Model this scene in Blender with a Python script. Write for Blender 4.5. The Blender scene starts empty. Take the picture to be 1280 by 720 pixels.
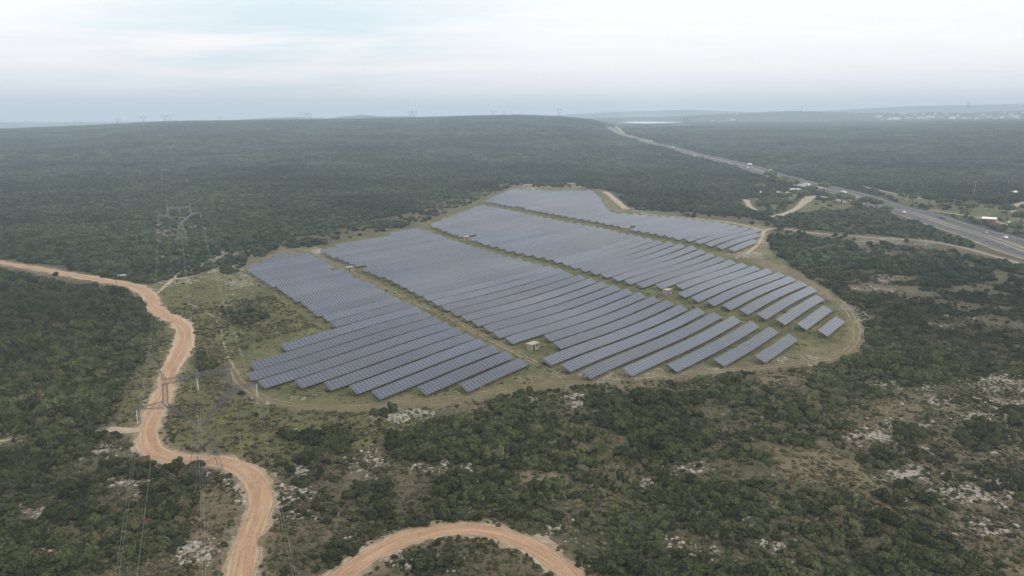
import bpy, bmesh, math, random
import numpy as np
from math import radians as R
from mathutils import Vector, Matrix
random.seed(7); rng = np.random.default_rng(11)
sc = bpy.context.scene
COL = sc.collection

# ------------------------------------------------------------------ camera
FPX, CAMH, HY = 914.0, 80.0, 146.0            # focal length in photo pixels, height, horizon row
PIT = math.atan((360 - HY) / FPX)
cam = bpy.data.cameras.new('camera'); camo = bpy.data.objects.new('camera', cam); COL.objects.link(camo)
cam.sensor_width = 36; cam.lens = 36 * FPX / 1280; cam.clip_start = 1; cam.clip_end = 40000
camo.location = (0, 0, CAMH); camo.rotation_euler = (math.pi/2 - PIT, 0, 0); sc.camera = camo
cp, sp = math.cos(PIT), math.sin(PIT)

def ray(px, py):
    dx = (px-640)/FPX; dy = (360-py)/FPX
    return np.array([dx, cp+dy*sp, -sp+dy*cp])
def project(X, Y, Z):
    v = np.asarray(Z, float)-CAMH
    c = Y*cp - v*sp; u = Y*sp + v*cp
    c = np.where(np.abs(c) < 1e-3, 1e-3, c)
    return 640+FPX*X/c, np.where(c > 0, 360-FPX*u/c, 9999)

# ------------------------------------------------------------------ noise
def _h(i, j, s):
    n = (i.astype(np.int64)*374761393 + j.astype(np.int64)*668265263 + s*1274126177) & 0xffffffff
    n = ((n ^ (n >> 13))*1274126177) & 0xffffffff
    n = n ^ (n >> 16)
    return (n & 0xffffff)/float(0xffffff)
def vnoise(x, y, s=0):
    xi = np.floor(x); yi = np.floor(y); fx = x-xi; fy = y-yi
    fx = fx*fx*(3-2*fx); fy = fy*fy*(3-2*fy)
    a = _h(xi, yi, s); b = _h(xi+1, yi, s); c = _h(xi, yi+1, s); d = _h(xi+1, yi+1, s)
    return (a*(1-fx)+b*fx)*(1-fy)+(c*(1-fx)+d*fx)*fy
def fbm(x, y, s=0, o=3):
    t = 0; a = 1; w = 0
    for k in range(o):
        t = t + a*vnoise(x*2**k+17.3*k, y*2**k-9.1*k, s+k*7); w += a; a *= .5
    return t/w
def uni(n):                                   # spread fbm to roughly 0..1
    return 1/(1+np.exp(-(n-.5)*11))
def sst(a, b, x):
    t = np.clip((x-a)/(b-a), 0, 1); return t*t*(3-2*t)

# ------------------------------------------------------------------ terrain
SK1 = [(-700,175),(-200,166),(0,162.5),(100,158.5),(215,152.5),(300,151.5),(400,150.5),(500,148.5),(600,145.5),(650,144.5),(700,146.5),(740,150.5),(762,157),(780,159),(850,159),(950,159),(1100,158.5),(1200,155.5),(1280,153),(1500,151),(2200,155)]
SK2 = [(-700,175),(0,166),(200,156),(300,151),(335,148.5),(370,147.5),(410,149.3),(440,145.8),(455,145),(480,146.8),(505,146.3),(560,149),(640,150),(700,149.5),(760,148.2),(830,147),(900,144),(950,141.5),(990,139.6),(1040,141.2),(1100,142),(1135,143.4),(1160,141.4),(1210,142.5),(1250,140.5),(1280,139.3),(1500,142),(2200,150)]
SK3 = [(-700,160),(600,150),(760,140),(860,137),(960,141),(1060,137),(1130,133),(1190,131.5),(1280,130),(1500,131),(2200,140)]
def _tab(sk):
    a = []; s = []
    for px, py in sk:
        d = ray(px, py); a.append(math.atan2(d[0], d[1])); s.append(d[2]/math.hypot(d[0], d[1]))
    return np.array(a), np.array(s)
T1, T2, T3 = _tab(SK1), _tab(SK2), _tab(SK3)
R1, RV, R2, R3 = 3100., 4600., 5800., 9300.
_tx = _tab([(-700,190),(0,176),(300,163),(640,158),(740,155),(760,153.6),(860,153.6),(960,154),(1080,152),(1280,150),(2200,150)])
def H(x, y):
    x = np.asarray(x, float); y = np.asarray(y, float)
    r = np.hypot(x, y); a = np.arctan2(x, y)
    back = np.clip((np.abs(a)-1.0)/1.0, 0, 1)
    z1 = CAMH + R1*np.interp(a, *T1); z2 = CAMH + R2*np.interp(a, *T2); z3 = CAMH + R3*np.interp(a, *T3)
    z1 = z1*(1-back)+30*back; z2 = z2*(1-back)+40*back; z3 = z3*(1-back)+50*back
    zv = CAMH + RV*np.interp(a, *_tx)
    z = z1*sst(750, R1, r)
    # slightly convex ramp
    z = np.where(r > R1, z1+(zv-z1)*sst(R1, RV, r), z)
    z = np.where(r > RV+500, zv+(z2-zv)*sst(RV+500, R2, r), z)
    z = np.where(r > R2, z2+(-60)*sst(R2, R2+900, r), z)
    z = np.where(r > R2+900, z2-60+(z3-z2+60)*sst(R2+900, R3, r), z)
    # local swells
    near = np.exp(-(r/1500)**2)
    w = .62*(1.5*np.sin(x/33+.012*y+.6)*np.sin(y/41+.9) + 1.0*np.sin((x*.6-y*.8)/27+1.1) + .9*np.sin((x*.77+y*.64)/21.5+.3))
    flat = 1-np.exp(-((x+72)**2+(y-155)**2)/400)
    z = z + w*near*flat*sst(60, 140, r)
    z = z + 1.2*np.exp(-(((x-118)/40)**2+((y-470)/45)**2)) + 3.0*np.exp(-(((x-190)/60)**2+((y-560)/45)**2)) - 2.0*np.exp(-(((x-10)/60)**2+((y-420)/50)**2))
    mid = sst(500, 900, r)*(1-sst(2600, 3100, r))
    z = z + mid*(fbm(x/260, y/260, 5)-.5)*15
    z = z + sst(R1+200, RV, r)*(1-sst(RV, R2, r)*.4)*(fbm(x/400, y/400, 9)-.5)*10*(1-np.exp(-((a-.19)/.08)**2))
    return z
def h(x, y): return float(H(np.array([x]), np.array([y]))[0])
def at(px, py, dz=0):
    """point of the terrain seen at photo position px,py"""
    d = ray(px, py); d = d/math.hypot(d[0], d[1])
    rs = 60*np.exp(np.linspace(0, math.log(13000/60), 2600))
    X = d[0]*rs; Y = d[1]*rs; Z = CAMH+d[2]*rs
    k = np.nonzero(Z <= H(X, Y)+dz)[0]
    if len(k) == 0: k = [len(rs)-1]
    k = k[0]
    if k > 0:
        g0 = Z[k-1]-h(X[k-1], Y[k-1])-dz; g1 = Z[k]-h(X[k], Y[k])-dz
        t = g0/(g0-g1) if g0 != g1 else 0
        return (X[k-1]+(X[k]-X[k-1])*t, Y[k-1]+(Y[k]-Y[k-1])*t)
    return (X[k], Y[k])

def inpoly(px, py, poly):
    ins = np.zeros(np.shape(px), bool); n = len(poly)
    for i in range(n):
        x1, y1 = poly[i]; x2, y2 = poly[(i+1) % n]
        if y1 == y2: continue
        c = ((y1 > py) != (y2 > py)) & (px < (x2-x1)*(py-y1)/(y2-y1)+x1)
        ins ^= c
    return ins
def polydist(X, Y, pts):
    d = np.full(np.shape(X), 1e9)
    for (x1, y1), (x2, y2) in zip(pts[:-1], pts[1:]):
        vx, vy = x2-x1, y2-y1; L = vx*vx+vy*vy+1e-9
        t = np.clip(((X-x1)*vx+(Y-y1)*vy)/L, 0, 1)
        d = np.minimum(d, np.hypot(X-x1-t*vx, Y-y1-t*vy))
    return d
def smooth(pts, n=8):
    out = []
    P_ = [pts[0]]+list(pts)+[pts[-1]]
    for i in range(1, len(P_)-2):
        p0, p1, p2, p3 = [np.array(q, float) for q in P_[i-1:i+3]]
        for k in range(n):
            t = k/n
            out.append(tuple(.5*((2*p1)+(-p0+p2)*t+(2*p0-5*p1+4*p2-p3)*t*t+(-p0+3*p1-3*p2+p3)*t**3)))
    out.append(tuple(map(float, pts[-1])))
    return out

# ------------------------------------------------------------------ materials
def mat(name):
    m = bpy.data.materials.new(name); m.use_nodes = True
    nt = m.node_tree; b = nt.nodes['Principled BSDF']; b.inputs['Roughness'].default_value = .85
    b.inputs['Specular IOR Level'].default_value = .2
    return m, nt, b
class N:
    def __init__(s, nt): s.nt = nt
    def add(s, t, **k):
        n = s.nt.nodes.new(t)
        for a, v in k.items(): setattr(n, a, v)
        return n
    def link(s, a, b): s.nt.links.new(a, b)
    def noise(s, vec, scale, detail=4, rough=.55, dist=0):
        n = s.add('ShaderNodeTexNoise'); n.inputs['Scale'].default_value = scale; n.inputs['Detail'].default_value = detail
        n.inputs['Roughness'].default_value = rough; n.inputs['Distortion'].default_value = dist
        if vec is not None: s.link(vec, n.inputs['Vector'])
        return n.outputs['Fac']
    def ramp(s, fac, lo, hi, a=0., b=1.):
        n = s.add('ShaderNodeMapRange'); n.inputs['From Min'].default_value = lo; n.inputs['From Max'].default_value = hi
        n.inputs['To Min'].default_value = a; n.inputs['To Max'].default_value = b; n.interpolation_type = 'SMOOTHSTEP'
        s.link(fac, n.inputs['Value']); return n.outputs['Result']
    def mix(s, fac, a, b, blend='MIX'):
        n = s.add('ShaderNodeMix', data_type='RGBA', blend_type=blend)
        if isinstance(fac, (int, float)): n.inputs[0].default_value = fac
        else: s.link(fac, n.inputs[0])
        for i, v in ((6, a), (7, b)):
            if isinstance(v, tuple): n.inputs[i].default_value = (*v, 1)
            else: s.link(v, n.inputs[i])
        return n.outputs[2]
    def math(s, op, a, b=0.):
        n = s.add('ShaderNodeMath', operation=op)
        for i, v in ((0, a), (1, b)):
            if isinstance(v, (int, float)): n.inputs[i].default_value = v
            else: s.link(v, n.inputs[i])
        return n.outputs[0]
def plain(name, col, rough=.8, var=.15, scale=1.5, metal=0, spec=.3):
    m, nt, b = mat(name); k = N(nt)
    pos = k.add('ShaderNodeNewGeometry').outputs['Position']
    f = k.noise(pos, scale, 3)
    c = k.mix(f, tuple(v*(1-var) for v in col), tuple(min(1, v*(1+var)) for v in col))
    k.link(c, b.inputs['Base Color']); b.inputs['Roughness'].default_value = rough
    b.inputs['Metallic'].default_value = metal; b.inputs['Specular IOR Level'].default_value = spec
    return m

def foliage(name, cols, dull=1.0):
    m, nt, b = mat(name); k = N(nt)
    oi = k.add('ShaderNodeObjectInfo').outputs['Random']
    g = k.add('ShaderNodeNewGeometry'); pos = g.outputs['Position']; isl = g.outputs['Random Per Island']
    n1 = k.ramp(k.noise(pos, .018, 3), .38, .62)
    sel = k.math('ADD', k.math('MULTIPLY', oi, .75), k.math('MULTIPLY', n1, .3))
    c = k.mix(k.ramp(sel, .25, .6), cols[0], cols[1])
    c = k.mix(k.ramp(sel, .72, .98), c, cols[2])
    c = k.mix(k.ramp(isl, 0, 1, 0, .55), c, cols[3])
    v = k.math('MULTIPLY', k.ramp(isl, 0, 1, .6, 1.4), k.math('MULTIPLY', k.ramp(k.noise(pos, .005, 5, .65), .36, .64, .62, 1.42), k.ramp(oi, 0, 1, .68, 1.32)))
    hs = k.add('ShaderNodeHueSaturation'); k.link(c, hs.inputs['Color']); k.link(v, hs.inputs['Value'])
    k.link(hs.outputs[0], b.inputs['Base Color']); b.inputs['Roughness'].default_value = .75
    b.inputs['Specular IOR Level'].default_value = .15
    return m
M_scrub = foliage('scrub_foliage', [(.022,.034,.011), (.042,.052,.020), (.088,.070,.046), (.088,.096,.036)])
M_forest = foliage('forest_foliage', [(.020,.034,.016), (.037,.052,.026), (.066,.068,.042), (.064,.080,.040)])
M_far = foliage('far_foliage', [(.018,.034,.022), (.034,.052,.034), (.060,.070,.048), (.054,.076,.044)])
M_heath = foliage('heath', [(.045,.056,.020), (.085,.076,.040), (.15,.122,.080), (.13,.122,.062)])
M_tuft = foliage('dry_grass', [(.085,.100,.036), (.125,.125,.050), (.19,.165,.092), (.165,.15,.075)])
M_bark = plain('bark', (.12,.10,.08))
M_trailer = plain('cream_trailer_paint', (.48,.45,.38), .6)
M_steel = plain('galvanised_steel', (.10,.10,.115), .6, .2, .8)
M_lightsteel = plain('pale_steel', (.24,.25,.26), .6)
M_wire = plain('aluminium_wire', (.38,.38,.36), .5)
M_insul = plain('glass_insulator', (.50,.55,.50), .3)
M_dark = plain('dark_frame', (.05,.05,.055), .6)
M_concrete = plain('concrete_render', (.30,.265,.21), .9)
M_white = plain('white_paint', (.72,.72,.70), .6, .06)
M_roofred = plain('red_roof_tiles', (.32,.13,.09), .9)
M_roofpale = plain('pale_roof', (.33,.30,.25), .9)
M_glass = plain('dark_window', (.03,.035,.04), .15, .05, 1, 0, .6)
M_rubber = plain('rubber', (.03,.03,.03), .9)
M_asph = plain('asphalt', (.068,.066,.068), .9, .2, .15)
M_mark = plain('road_paint', (.42,.42,.40), .8, .1)
M_verge = plain('median_grass', (.24,.21,.14), .95, .3, .12)
M_rail = plain('guard_rail_steel', (.24,.245,.25), .5)

def track_mat(name, a, b_, c, scale=.25):
    m, nt, b = mat(name); k = N(nt)
    uv = k.add('ShaderNodeUVMap').outputs[0]
    mp = k.add('ShaderNodeMapping'); mp.inputs['Scale'].default_value = (.03, .62, 1); k.link(uv, mp.inputs[0])
    pos = k.add('ShaderNodeNewGeometry').outputs['Position']
    streak = k.ramp(k.noise(mp.outputs[0], 2.0, 5, .65, .6), .38, .66)
    pos = k.add('ShaderNodeNewGeometry').outputs['Position']
    blotch = k.ramp(k.noise(pos, scale, 5, .6), .35, .68)
    fine = k.noise(pos, 3.0, 5, .7)
    col = k.mix(streak, a, b_); suv = k.add('ShaderNodeSeparateXYZ'); k.link(uv, suv.inputs[0]); edge = k.ramp(k.math('ADD', k.math('ABSOLUTE', suv.outputs[1]), k.math('MULTIPLY', k.noise(pos, .5, 3), .8)), 2.1, 3.0); col = k.mix(k.math('MULTIPLY', edge, .55), col, (.50,.40,.28)) if name == 'ochre_dirt' else col; col = k.mix(k.math('MULTIPLY', blotch, .6), col, c)
    hs = k.add('ShaderNodeHueSaturation'); k.link(col, hs.inputs['Color']); k.link(k.ramp(fine, .25, .75, .8, 1.2), hs.inputs['Value'])
    k.link(hs.outputs[0], b.inputs['Base Color'])
    bp = k.add('ShaderNodeBump'); bp.inputs['Strength'].default_value = .6; bp.inputs['Distance'].default_value = .25
    k.link(k.math('ADD', streak, fine), bp.inputs['Height']); k.link(bp.outputs[0], b.inputs['Normal'])
    b.inputs['Roughness'].default_value = .95
    return m
M_dirt = track_mat('ochre_dirt', (.29,.170,.098), (.42,.285,.182), (.36,.25,.165))
M_pale = track_mat('pale_dirt', (.30,.25,.18), (.42,.36,.27), (.26,.22,.15), .5)
M_verge2 = track_mat('pale_track_verge', (.26,.20,.13), (.38,.31,.22), (.17,.145,.09), .6)
M_rut = track_mat('worn_grass_rut', (.19,.16,.10), (.30,.26,.18), (.12,.115,.06), .2)

# ground
m, nt, b = mat('ground'); k = N(nt); M_ground = m
pos = k.add('ShaderNodeNewGeometry').outputs['Position']
at1 = k.add('ShaderNodeAttribute', attribute_name='zone'); sep = k.add('ShaderNodeSeparateColor'); k.link(at1.outputs['Color'], sep.inputs[0])
fo, gr, so = sep.outputs[0], sep.outputs[1], sep.outputs[2]
at2 = k.add('ShaderNodeAttribute', attribute_name='zone2'); sep2 = k.add('ShaderNodeSeparateColor'); k.link(at2.outputs['Color'], sep2.inputs[0])
ro, rd = sep2.outputs[0], sep2.outputs[1]
nA = k.noise(pos, .05, 5, .6); nB = k.noise(pos, .35, 6, .65); nC = k.noise(pos, 1.6, 6, .7); nD = k.noise(pos, .16, 5, .62, .5)
base = k.mix(k.ramp(nB, .36, .64), (.080,.072,.042), (.135,.112,.074))
base = k.mix(k.ramp(nD, .50, .66), base, (.068,.074,.036))
base = k.mix(k.math('MULTIPLY', k.ramp(nC, .56, .70), .7), base, (.22,.185,.135))
grass = k.mix(k.ramp(nD, .38, .62), (.088,.100,.036), (.150,.140,.062))
grass = k.mix(k.ramp(nB, .52, .72), grass, (.066,.082,.028))
grass = k.mix(k.math('MULTIPLY', k.ramp(nC, .58, .72), .5), grass, (.20,.175,.11))
soil = k.mix(k.ramp(nB, .38, .62), (.155,.122,.078), (.225,.18,.122))
soil = k.mix(k.math('MULTIPLY', k.ramp(nC, .50, .66), .6), soil, (.31,.26,.19))
forest = k.mix(k.ramp(nB, .36, .64), (.052,.060,.036), (.075,.075,.048))
c = k.mix(gr, base, grass); c = k.mix(so, c, soil); c = k.mix(fo, c, forest)
# flecks of bare limestone
vor = k.add('ShaderNodeTexVoronoi', feature='F1'); vor.inputs['Scale'].default_value = 1.1; k.link(pos, vor.inputs['Vector'])
wp = k.noise(pos, .22, 4, .6, .3)
thr = k.math('SUBTRACT', k.math('MULTIPLY', ro, .42), k.math('ADD', k.math('MULTIPLY', vor.outputs['Distance'], .35), k.math('MULTIPLY', k.ramp(wp, .3, .7, 1, 0), .30)))
fl = k.ramp(thr, -.02, .06)
rockc = k.mix(k.ramp(nC, .3, .7), (.22,.195,.155), (.36,.33,.28))
c = k.mix(fl, c, rockc)
hs = k.add('ShaderNodeHueSaturation'); k.link(c, hs.inputs['Color']); k.link(k.ramp(nA, .3, .7, .85, 1.15), hs.inputs['Value'])
k.link(hs.outputs[0], b.inputs['Base Color'])
bp = k.add('ShaderNodeBump'); bp.inputs['Strength'].default_value = 1.0; bp.inputs['Distance'].default_value = .6
k.link(k.math('ADD', nC, k.math('MULTIPLY', nB, 1.5)), bp.inputs['Height']); k.link(bp.outputs[0], b.inputs['Normal'])
b.inputs['Roughness'].default_value = .95; b.inputs['Specular IOR Level'].default_value = .1

m, nt, b = mat('limestone'); k = N(nt); M_rock = m
pos = k.add('ShaderNodeNewGeometry').outputs['Position']
c = k.mix(k.ramp(k.noise(pos, 1.1, 6, .65), .32, .66), (.17,.15,.12), (.36,.33,.285))
c = k.mix(k.ramp(k.noise(pos, 3.5, 5, .7), .55, .68), c, (.17,.155,.125))
k.link(c, b.inputs['Base Color'])

# solar glass : 4 landscape modules up the slope, pale frames between them
m, nt, b = mat('solar_modules'); k = N(nt); M_panel = m
uv = k.add('ShaderNodeUVMap').outputs[0]; s = k.add('ShaderNodeSeparateXYZ'); k.link(uv, s.inputs[0])
def lines(src, period, width):
    fr = k.math('FRACT', k.math('DIVIDE', src, period))
    d = k.math('ABSOLUTE', k.math('SUBTRACT', fr, .5))
    return k.math('GREATER_THAN', d, .5-width/period/2)
l1 = lines(s.outputs[0], 1.45, .17); l2 = lines(s.outputs[1], 1.0, .07); l3 = lines(s.outputs[0], 5.8, .12)
fx = k.math('FLOOR', k.math('DIVIDE', s.outputs[0], 1.45)); fy = k.math('FLOOR', s.outputs[1])
cx = k.add('ShaderNodeCombineXYZ'); k.link(fx, cx.inputs[0]); k.link(fy, cx.inputs[1])
oi = k.add('ShaderNodeObjectInfo').outputs['Random']; k.link(k.math('MULTIPLY', oi, 50), cx.inputs[2])
wn = k.add('ShaderNodeTexWhiteNoise', noise_dimensions='3D'); k.link(cx.outputs[0], wn.inputs[0])
cell = k.mix(wn.outputs['Value'], (.028,.044,.078), (.042,.058,.094))
pos = k.add('ShaderNodeNewGeometry').outputs['Position']
cell = k.mix(k.ramp(k.noise(pos, .012, 2), .35, .65), cell, (.055,.062,.082))
ln = k.math('MAXIMUM', l1, k.math('MULTIPLY', l2, .65))
c = k.mix(k.math('MULTIPLY', ln, .8), cell, (.20,.225,.27)); hv = k.add('ShaderNodeHueSaturation'); k.link(c, hv.inputs['Color']); k.link(k.math('MULTIPLY', k.ramp(oi, 0, 1, .72, 1.0), k.ramp(k.noise(pos, .02, 3), .3, .7, .85, 1.15)), hv.inputs['Value']); c = hv.outputs[0]
k.link(c, b.inputs['Base Color']); b.inputs['Roughness'].default_value = .16; b.inputs['IOR'].default_value = 1.5
b.inputs['Specular IOR Level'].default_value = .62
k.link(k.math('ADD', .14, k.math('MULTIPLY', ln, .3)), b.inputs['Roughness'])

m, nt, b = mat('lake_water'); M_water = m
b.inputs['Base Color'].default_value = (.60,.63,.65,1); b.inputs['Roughness'].default_value = .2; b.inputs['Specular IOR Level'].default_value = 1.0; b.inputs['IOR'].default_value=1.6

# ------------------------------------------------------------------ object helpers
def tag(o, label=None, cat=None, group=None, kind=None):
    if label: o['label'] = label
    if cat: o['category'] = cat
    if group: o['group'] = group
    if kind: o['kind'] = kind
    return o
def empty(name, loc, rz=0):
    o = bpy.data.objects.new(name, None); COL.objects.link(o); o.location = loc; o.rotation_euler = (0, 0, rz); o.empty_display_size = .5
    return o
def meshobj(name, verts, faces, m, parent=None, uvs=None, link=True, smoothf=False, m2=None, mi=None):
    me = bpy.data.meshes.new(name); me.from_pydata([tuple(map(float, v)) for v in verts], [], faces); 
    if uvs is not None:
        ul = me.uv_layers.new(name='UVMap')
        ul.data.foreach_set('uv', np.array(uvs, dtype=np.float32).ravel())
    me.materials.append(m)
    if m2: me.materials.append(m2); me.polygons.foreach_set('material_index', mi)
    me.update()
    if smoothf: me.polygons.foreach_set('use_smooth', [True]*len(me.polygons))
    o = bpy.data.objects.new(name, me)
    if link: COL.objects.link(o)
    if parent: o.parent = parent
    return o
class MB:
    def __init__(s): s.v = []; s.f = []
    def box(s, c, size, rz=0, taper=1.0):
        x, y, z = size[0]/2, size[1]/2, size[2]/2; n = len(s.v); cr, sr = math.cos(rz), math.sin(rz)
        for dz in (-z, z):
            t = taper if dz > 0 else 1
            for dx, dy in ((-x,-y),(x,-y),(x,y),(-x,y)):
                X, Y = dx*t, dy*t
                s.v.append((c[0]+X*cr-Y*sr, c[1]+X*sr+Y*cr, c[2]+dz))
        for q in ((3,2,1,0),(4,5,6,7),(0,1,5,4),(1,2,6,5),(2,3,7,6),(3,0,4,7)): s.f.append([n+i for i in q])
        return s
    def beam(s, a, b, r, sides=4):
        a = Vector(a); b = Vector(b); d = (b-a).normalized()
        u = d.orthogonal().normalized(); w = d.cross(u); n = len(s.v)
        for p in (a, b):
            for i in range(sides):
                t = 2*math.pi*i/sides; s.v.append(tuple(p+(u*math.cos(t)+w*math.sin(t))*r))
        for i in range(sides):
            j = (i+1) % sides; s.f.append([n+i, n+j, n+sides+j, n+sides+i])
        s.f.append([n+i for i in reversed(range(sides))]); s.f.append([n+sides+i for i in range(sides)])
        return s
    def prism(s, prof, y0, y1):                  # profile in x,z extruded along y
        n = len(s.v); k_ = len(prof)
        for y in (y0, y1):
            for x, z in prof: s.v.append((x, y, z))
        for i in range(k_):
            j = (i+1) % k_; s.f.append([n+i, n+j, n+k_+j, n+k_+i])
        s.f.append([n+i for i in reversed(range(k_))]); s.f.append([n+k_+i for i in range(k_)])
        return s
    def wheel(s, c, r, w, sides=14):
        return s.beam((c[0], c[1]-w/2, c[2]), (c[0], c[1]+w/2, c[2]), r, sides)
    def build(s, name, m, parent=None, link=True): return meshobj(name, s.v, s.f, m, parent, None, link)
def copy_tree(o, parent=None):
    c = o.copy(); COL.objects.link(c)
    if parent: c.parent = parent
    for ch in [q for q in kids.get(o.name, [])]: copy_tree(ch, c)
    return c
kids = {}
def reg(o):
    kids[o.name] = list(o.children)
    for ch in o.children: reg(ch)
ORD = ['first','second','third','fourth','fifth','sixth','seventh','eighth','ninth','tenth','eleventh','twelfth']
def ordn(i):
    if i <= 12: return ORD[i-1]
    return '%d%s' % (i, 'th' if 10 < i % 100 < 20 else {1:'st',2:'nd',3:'rd'}.get(i % 10, 'th'))

# ------------------------------------------------------------------ tracks and roads in plan
def world(pts, dz=0): return [at(x, y) for x, y in pts]
MAIN = smooth(world([(-40,320),(0,328),(40,335),(90,344),(130,351),(160,356),(180,363),(189,374),(193,384),(206,394),(225,404),(231,418),(229,432),(221,448),(211,466),(207,482),(202,498),(193,516),(186,534),(184,550),(193,564),(215,572),(250,575),(280,579),(305,589),(322,606),(326,625),(320,648),(311,672),(304,700),(300,735),(298,790)]), 10)
MAINW = [4.6,4.6,4.6,4.8,5,5,5.6,6.2,6.8,6.6,6.6,6.5,6,5.6,5.4,5.4,5.4,6.2,7.5,8.2,7,5.6,5,5,5,5,4.8,4.6,4.4,4.3,4.3,4.3]
LOW = smooth(world([(360,800),(405,745),(430,718),(470,692),(510,673),(560,663),(600,662),(640,672),(680,692),(712,718),(735,750),(750,800)]), 10)
BR = smooth(world([(186,536),(160,539),(133,537)]), 6)
BR2 = smooth(world([(24,548),(12,550),(0,552),(-30,556)]), 6)
PER1 = smooth(world([(932,318),(960,330),(985,341),(1012,352),(1036,366),(1056,384),(1068,402),(1071,420),(1061,436),(1036,448),(990,455),(930,461),(870,466),(800,471),(740,475),(690,480),(640,486),(580,495),(520,503),(460,508),(400,509),(350,503),(320,492),(300,478),(292,462)]), 8)
PER2 = smooth(world([(292,462),(283,440),(276,415),(268,398),(250,386),(236,380)]), 6)
NEP = smooth(world([(932,318),(945,308),(952,298),(956,289),(972,286),(1020,292),(1060,295),(1110,299),(1150,301),(1195,308),(1230,317),(1280,331)]), 8)
NPATH = smooth(world([(800,267),(840,271),(880,275),(910,278),(956,289)]), 6)
AIS1 = smooth(world([(400,321),(440,341),(500,370),(560,396),(600,418),(640,438),(680,460),(705,472)]), 6)
BARE = smooth(world([(757,240),(768,249),(783,262)]), 4)
BARE2 = smooth(world([(798,158.5),(775,160)]), 2)
REST = smooth(world([(968,272),(985,266),(1000,258),(1010,249),(1022,246),(1045,250),(1075,258)]), 6)
REST2 = smooth(world([(933,250),(937,258),(950,265)]), 4)
RIGHT = smooth(world([(1272,270),(1266,262),(1272,256),(1290,252)]), 6)
SIDE = smooth(world([(1070,232),(1110,241),(1150,249)]), 5)
SIDE2 = smooth(world([(1160,263),(1180,266),(1235,275),(1262,283)]), 5)
FARP = smooth(world([(770,158.5),(775,163),(780,168)]), 3)
CLEARLINE = smooth(world([(196,367),(215,350),(232,337),(250,331)]), 5)
SMALL = smooth(world([(-10,317),(14,315)]), 3)
HWP = [(1420,358),(1340,331),(1280,312.5),(1186,282),(1114,260),(1060,242.5),(1000,229),(950,214),(900,200.5),(850,188),(810,178),(785,170.5),(768,163.5),(758,158)]
HW = smooth(world(HWP), 10)
TRACKS = [('dirt_track', MAIN, MAINW, M_dirt, .10), ('dirt_track', LOW, [4.3], M_dirt, .10), ('dirt_path', BR, [3.4], M_pale, .09), ('dirt_path', BR2, [.5,1.2,1.0], M_pale, .08),
  ('dirt_path', NEP, [2.6], M_pale, .12), ('dirt_path', NPATH, [3.2], M_pale, .14), ('dirt_road', BARE, [6.5], M_pale, .14), ('gravel_road', REST, [8,6,6,9,11,6,5], M_pale, .2),
  ('gravel_road', REST2, [6,5,3], M_pale, .2), ('dirt_path', RIGHT, [5], M_pale, .2), ('gravel_road', SIDE, [4], M_pale, .25), ('gravel_road', SIDE2, [4], M_pale, .25), ('gravel_road', FARP, [10], M_pale, .6),
  ('dirt_path', CLEARLINE, [1.6], M_pale, .09), ('dirt_path', SMALL, [5], M_pale, .1)]
def ribbon(name, pts, widths, m, lift, off=0.0, jit=.12, across=4, parent=None, zfun=None, link=True):
    pts = np.array(pts); 
    # resample
    seg = np.hypot(*np.diff(pts, axis=0).T); L = np.concatenate([[0], np.cumsum(seg)])
    step = max(.8, min(6, L[-1]/400)); n = max(4, int(L[-1]/step)); t = np.linspace(0, L[-1], n)
    X = np.interp(t, L, pts[:, 0]); Y = np.interp(t, L, pts[:, 1])
    W = np.interp(t/L[-1], np.linspace(0, 1, len(widths)), widths) if len(widths) > 1 else np.full(n, float(widths[0]))
    tx = np.gradient(X); ty = np.gradient(Y); q = np.hypot(tx, ty)+1e-9; nx, ny = -ty/q, tx/q
    jl = 1+jit*(fbm(t/4.0, t*0+3, 21)*2-1)*1.6; jr = 1+jit*(fbm(t/4.0, t*0+9, 22)*2-1)*1.6
    V = []; UV = []
    for j in range(across+1):
        a = j/across*2-1
        o = off+np.where(a < 0, a*W/2*jl, a*W/2*jr)
        x = X+nx*o; y = Y+ny*o; rr = np.hypot(x, y)
        V.append(np.stack([x, y, H(x, y)+lift+np.maximum(0, rr-300)*.0005], 1)); UV.append(np.stack([t, o], 1))
    V = np.stack(V, 1).reshape(-1, 3); UV = np.stack(UV, 1).reshape(-1, 2)
    F = []; uvs = []
    for i in range(n-1):
        for j in range(across):
            a0 = i*(across+1)+j; f_ = [a0, a0+across+1, a0+across+2, a0+1][::-1]; F.append(f_); uvs += [UV[k_] for k_ in f_]
    return meshobj(name, V, F, m, parent, uvs, link)
for nm, pts, wd, m_, lf in TRACKS:
    tag(ribbon(nm, pts, wd, m_, lf, jit=.2), kind='structure')
for pts_, w_ in ((MAIN, 1.2), (LOW, 3.0)):
    wl = [q+w_ for q in MAINW] if pts_ is MAIN else [4.3+w_]
    tag(ribbon('track_verge', pts_, wl, M_verge2, .055, .5 if pts_ is LOW else 0, .42, 4), kind='structure')
for off in (-.95, .95):
    tag(ribbon('wheel_track', PER1, [.5,.3,.6,.35,.55,.3,.45], M_rut, .05, off, .7, 2), kind='structure')
for off in (-.85, .85):
    tag(ribbon('wheel_track', AIS1, [.55], M_rut, .07, off, .5, 2), kind='structure')
tag(ribbon('wheel_track', PER2, [1.0], M_rut, .07, 0, .6, 2), kind='structure')

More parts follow.
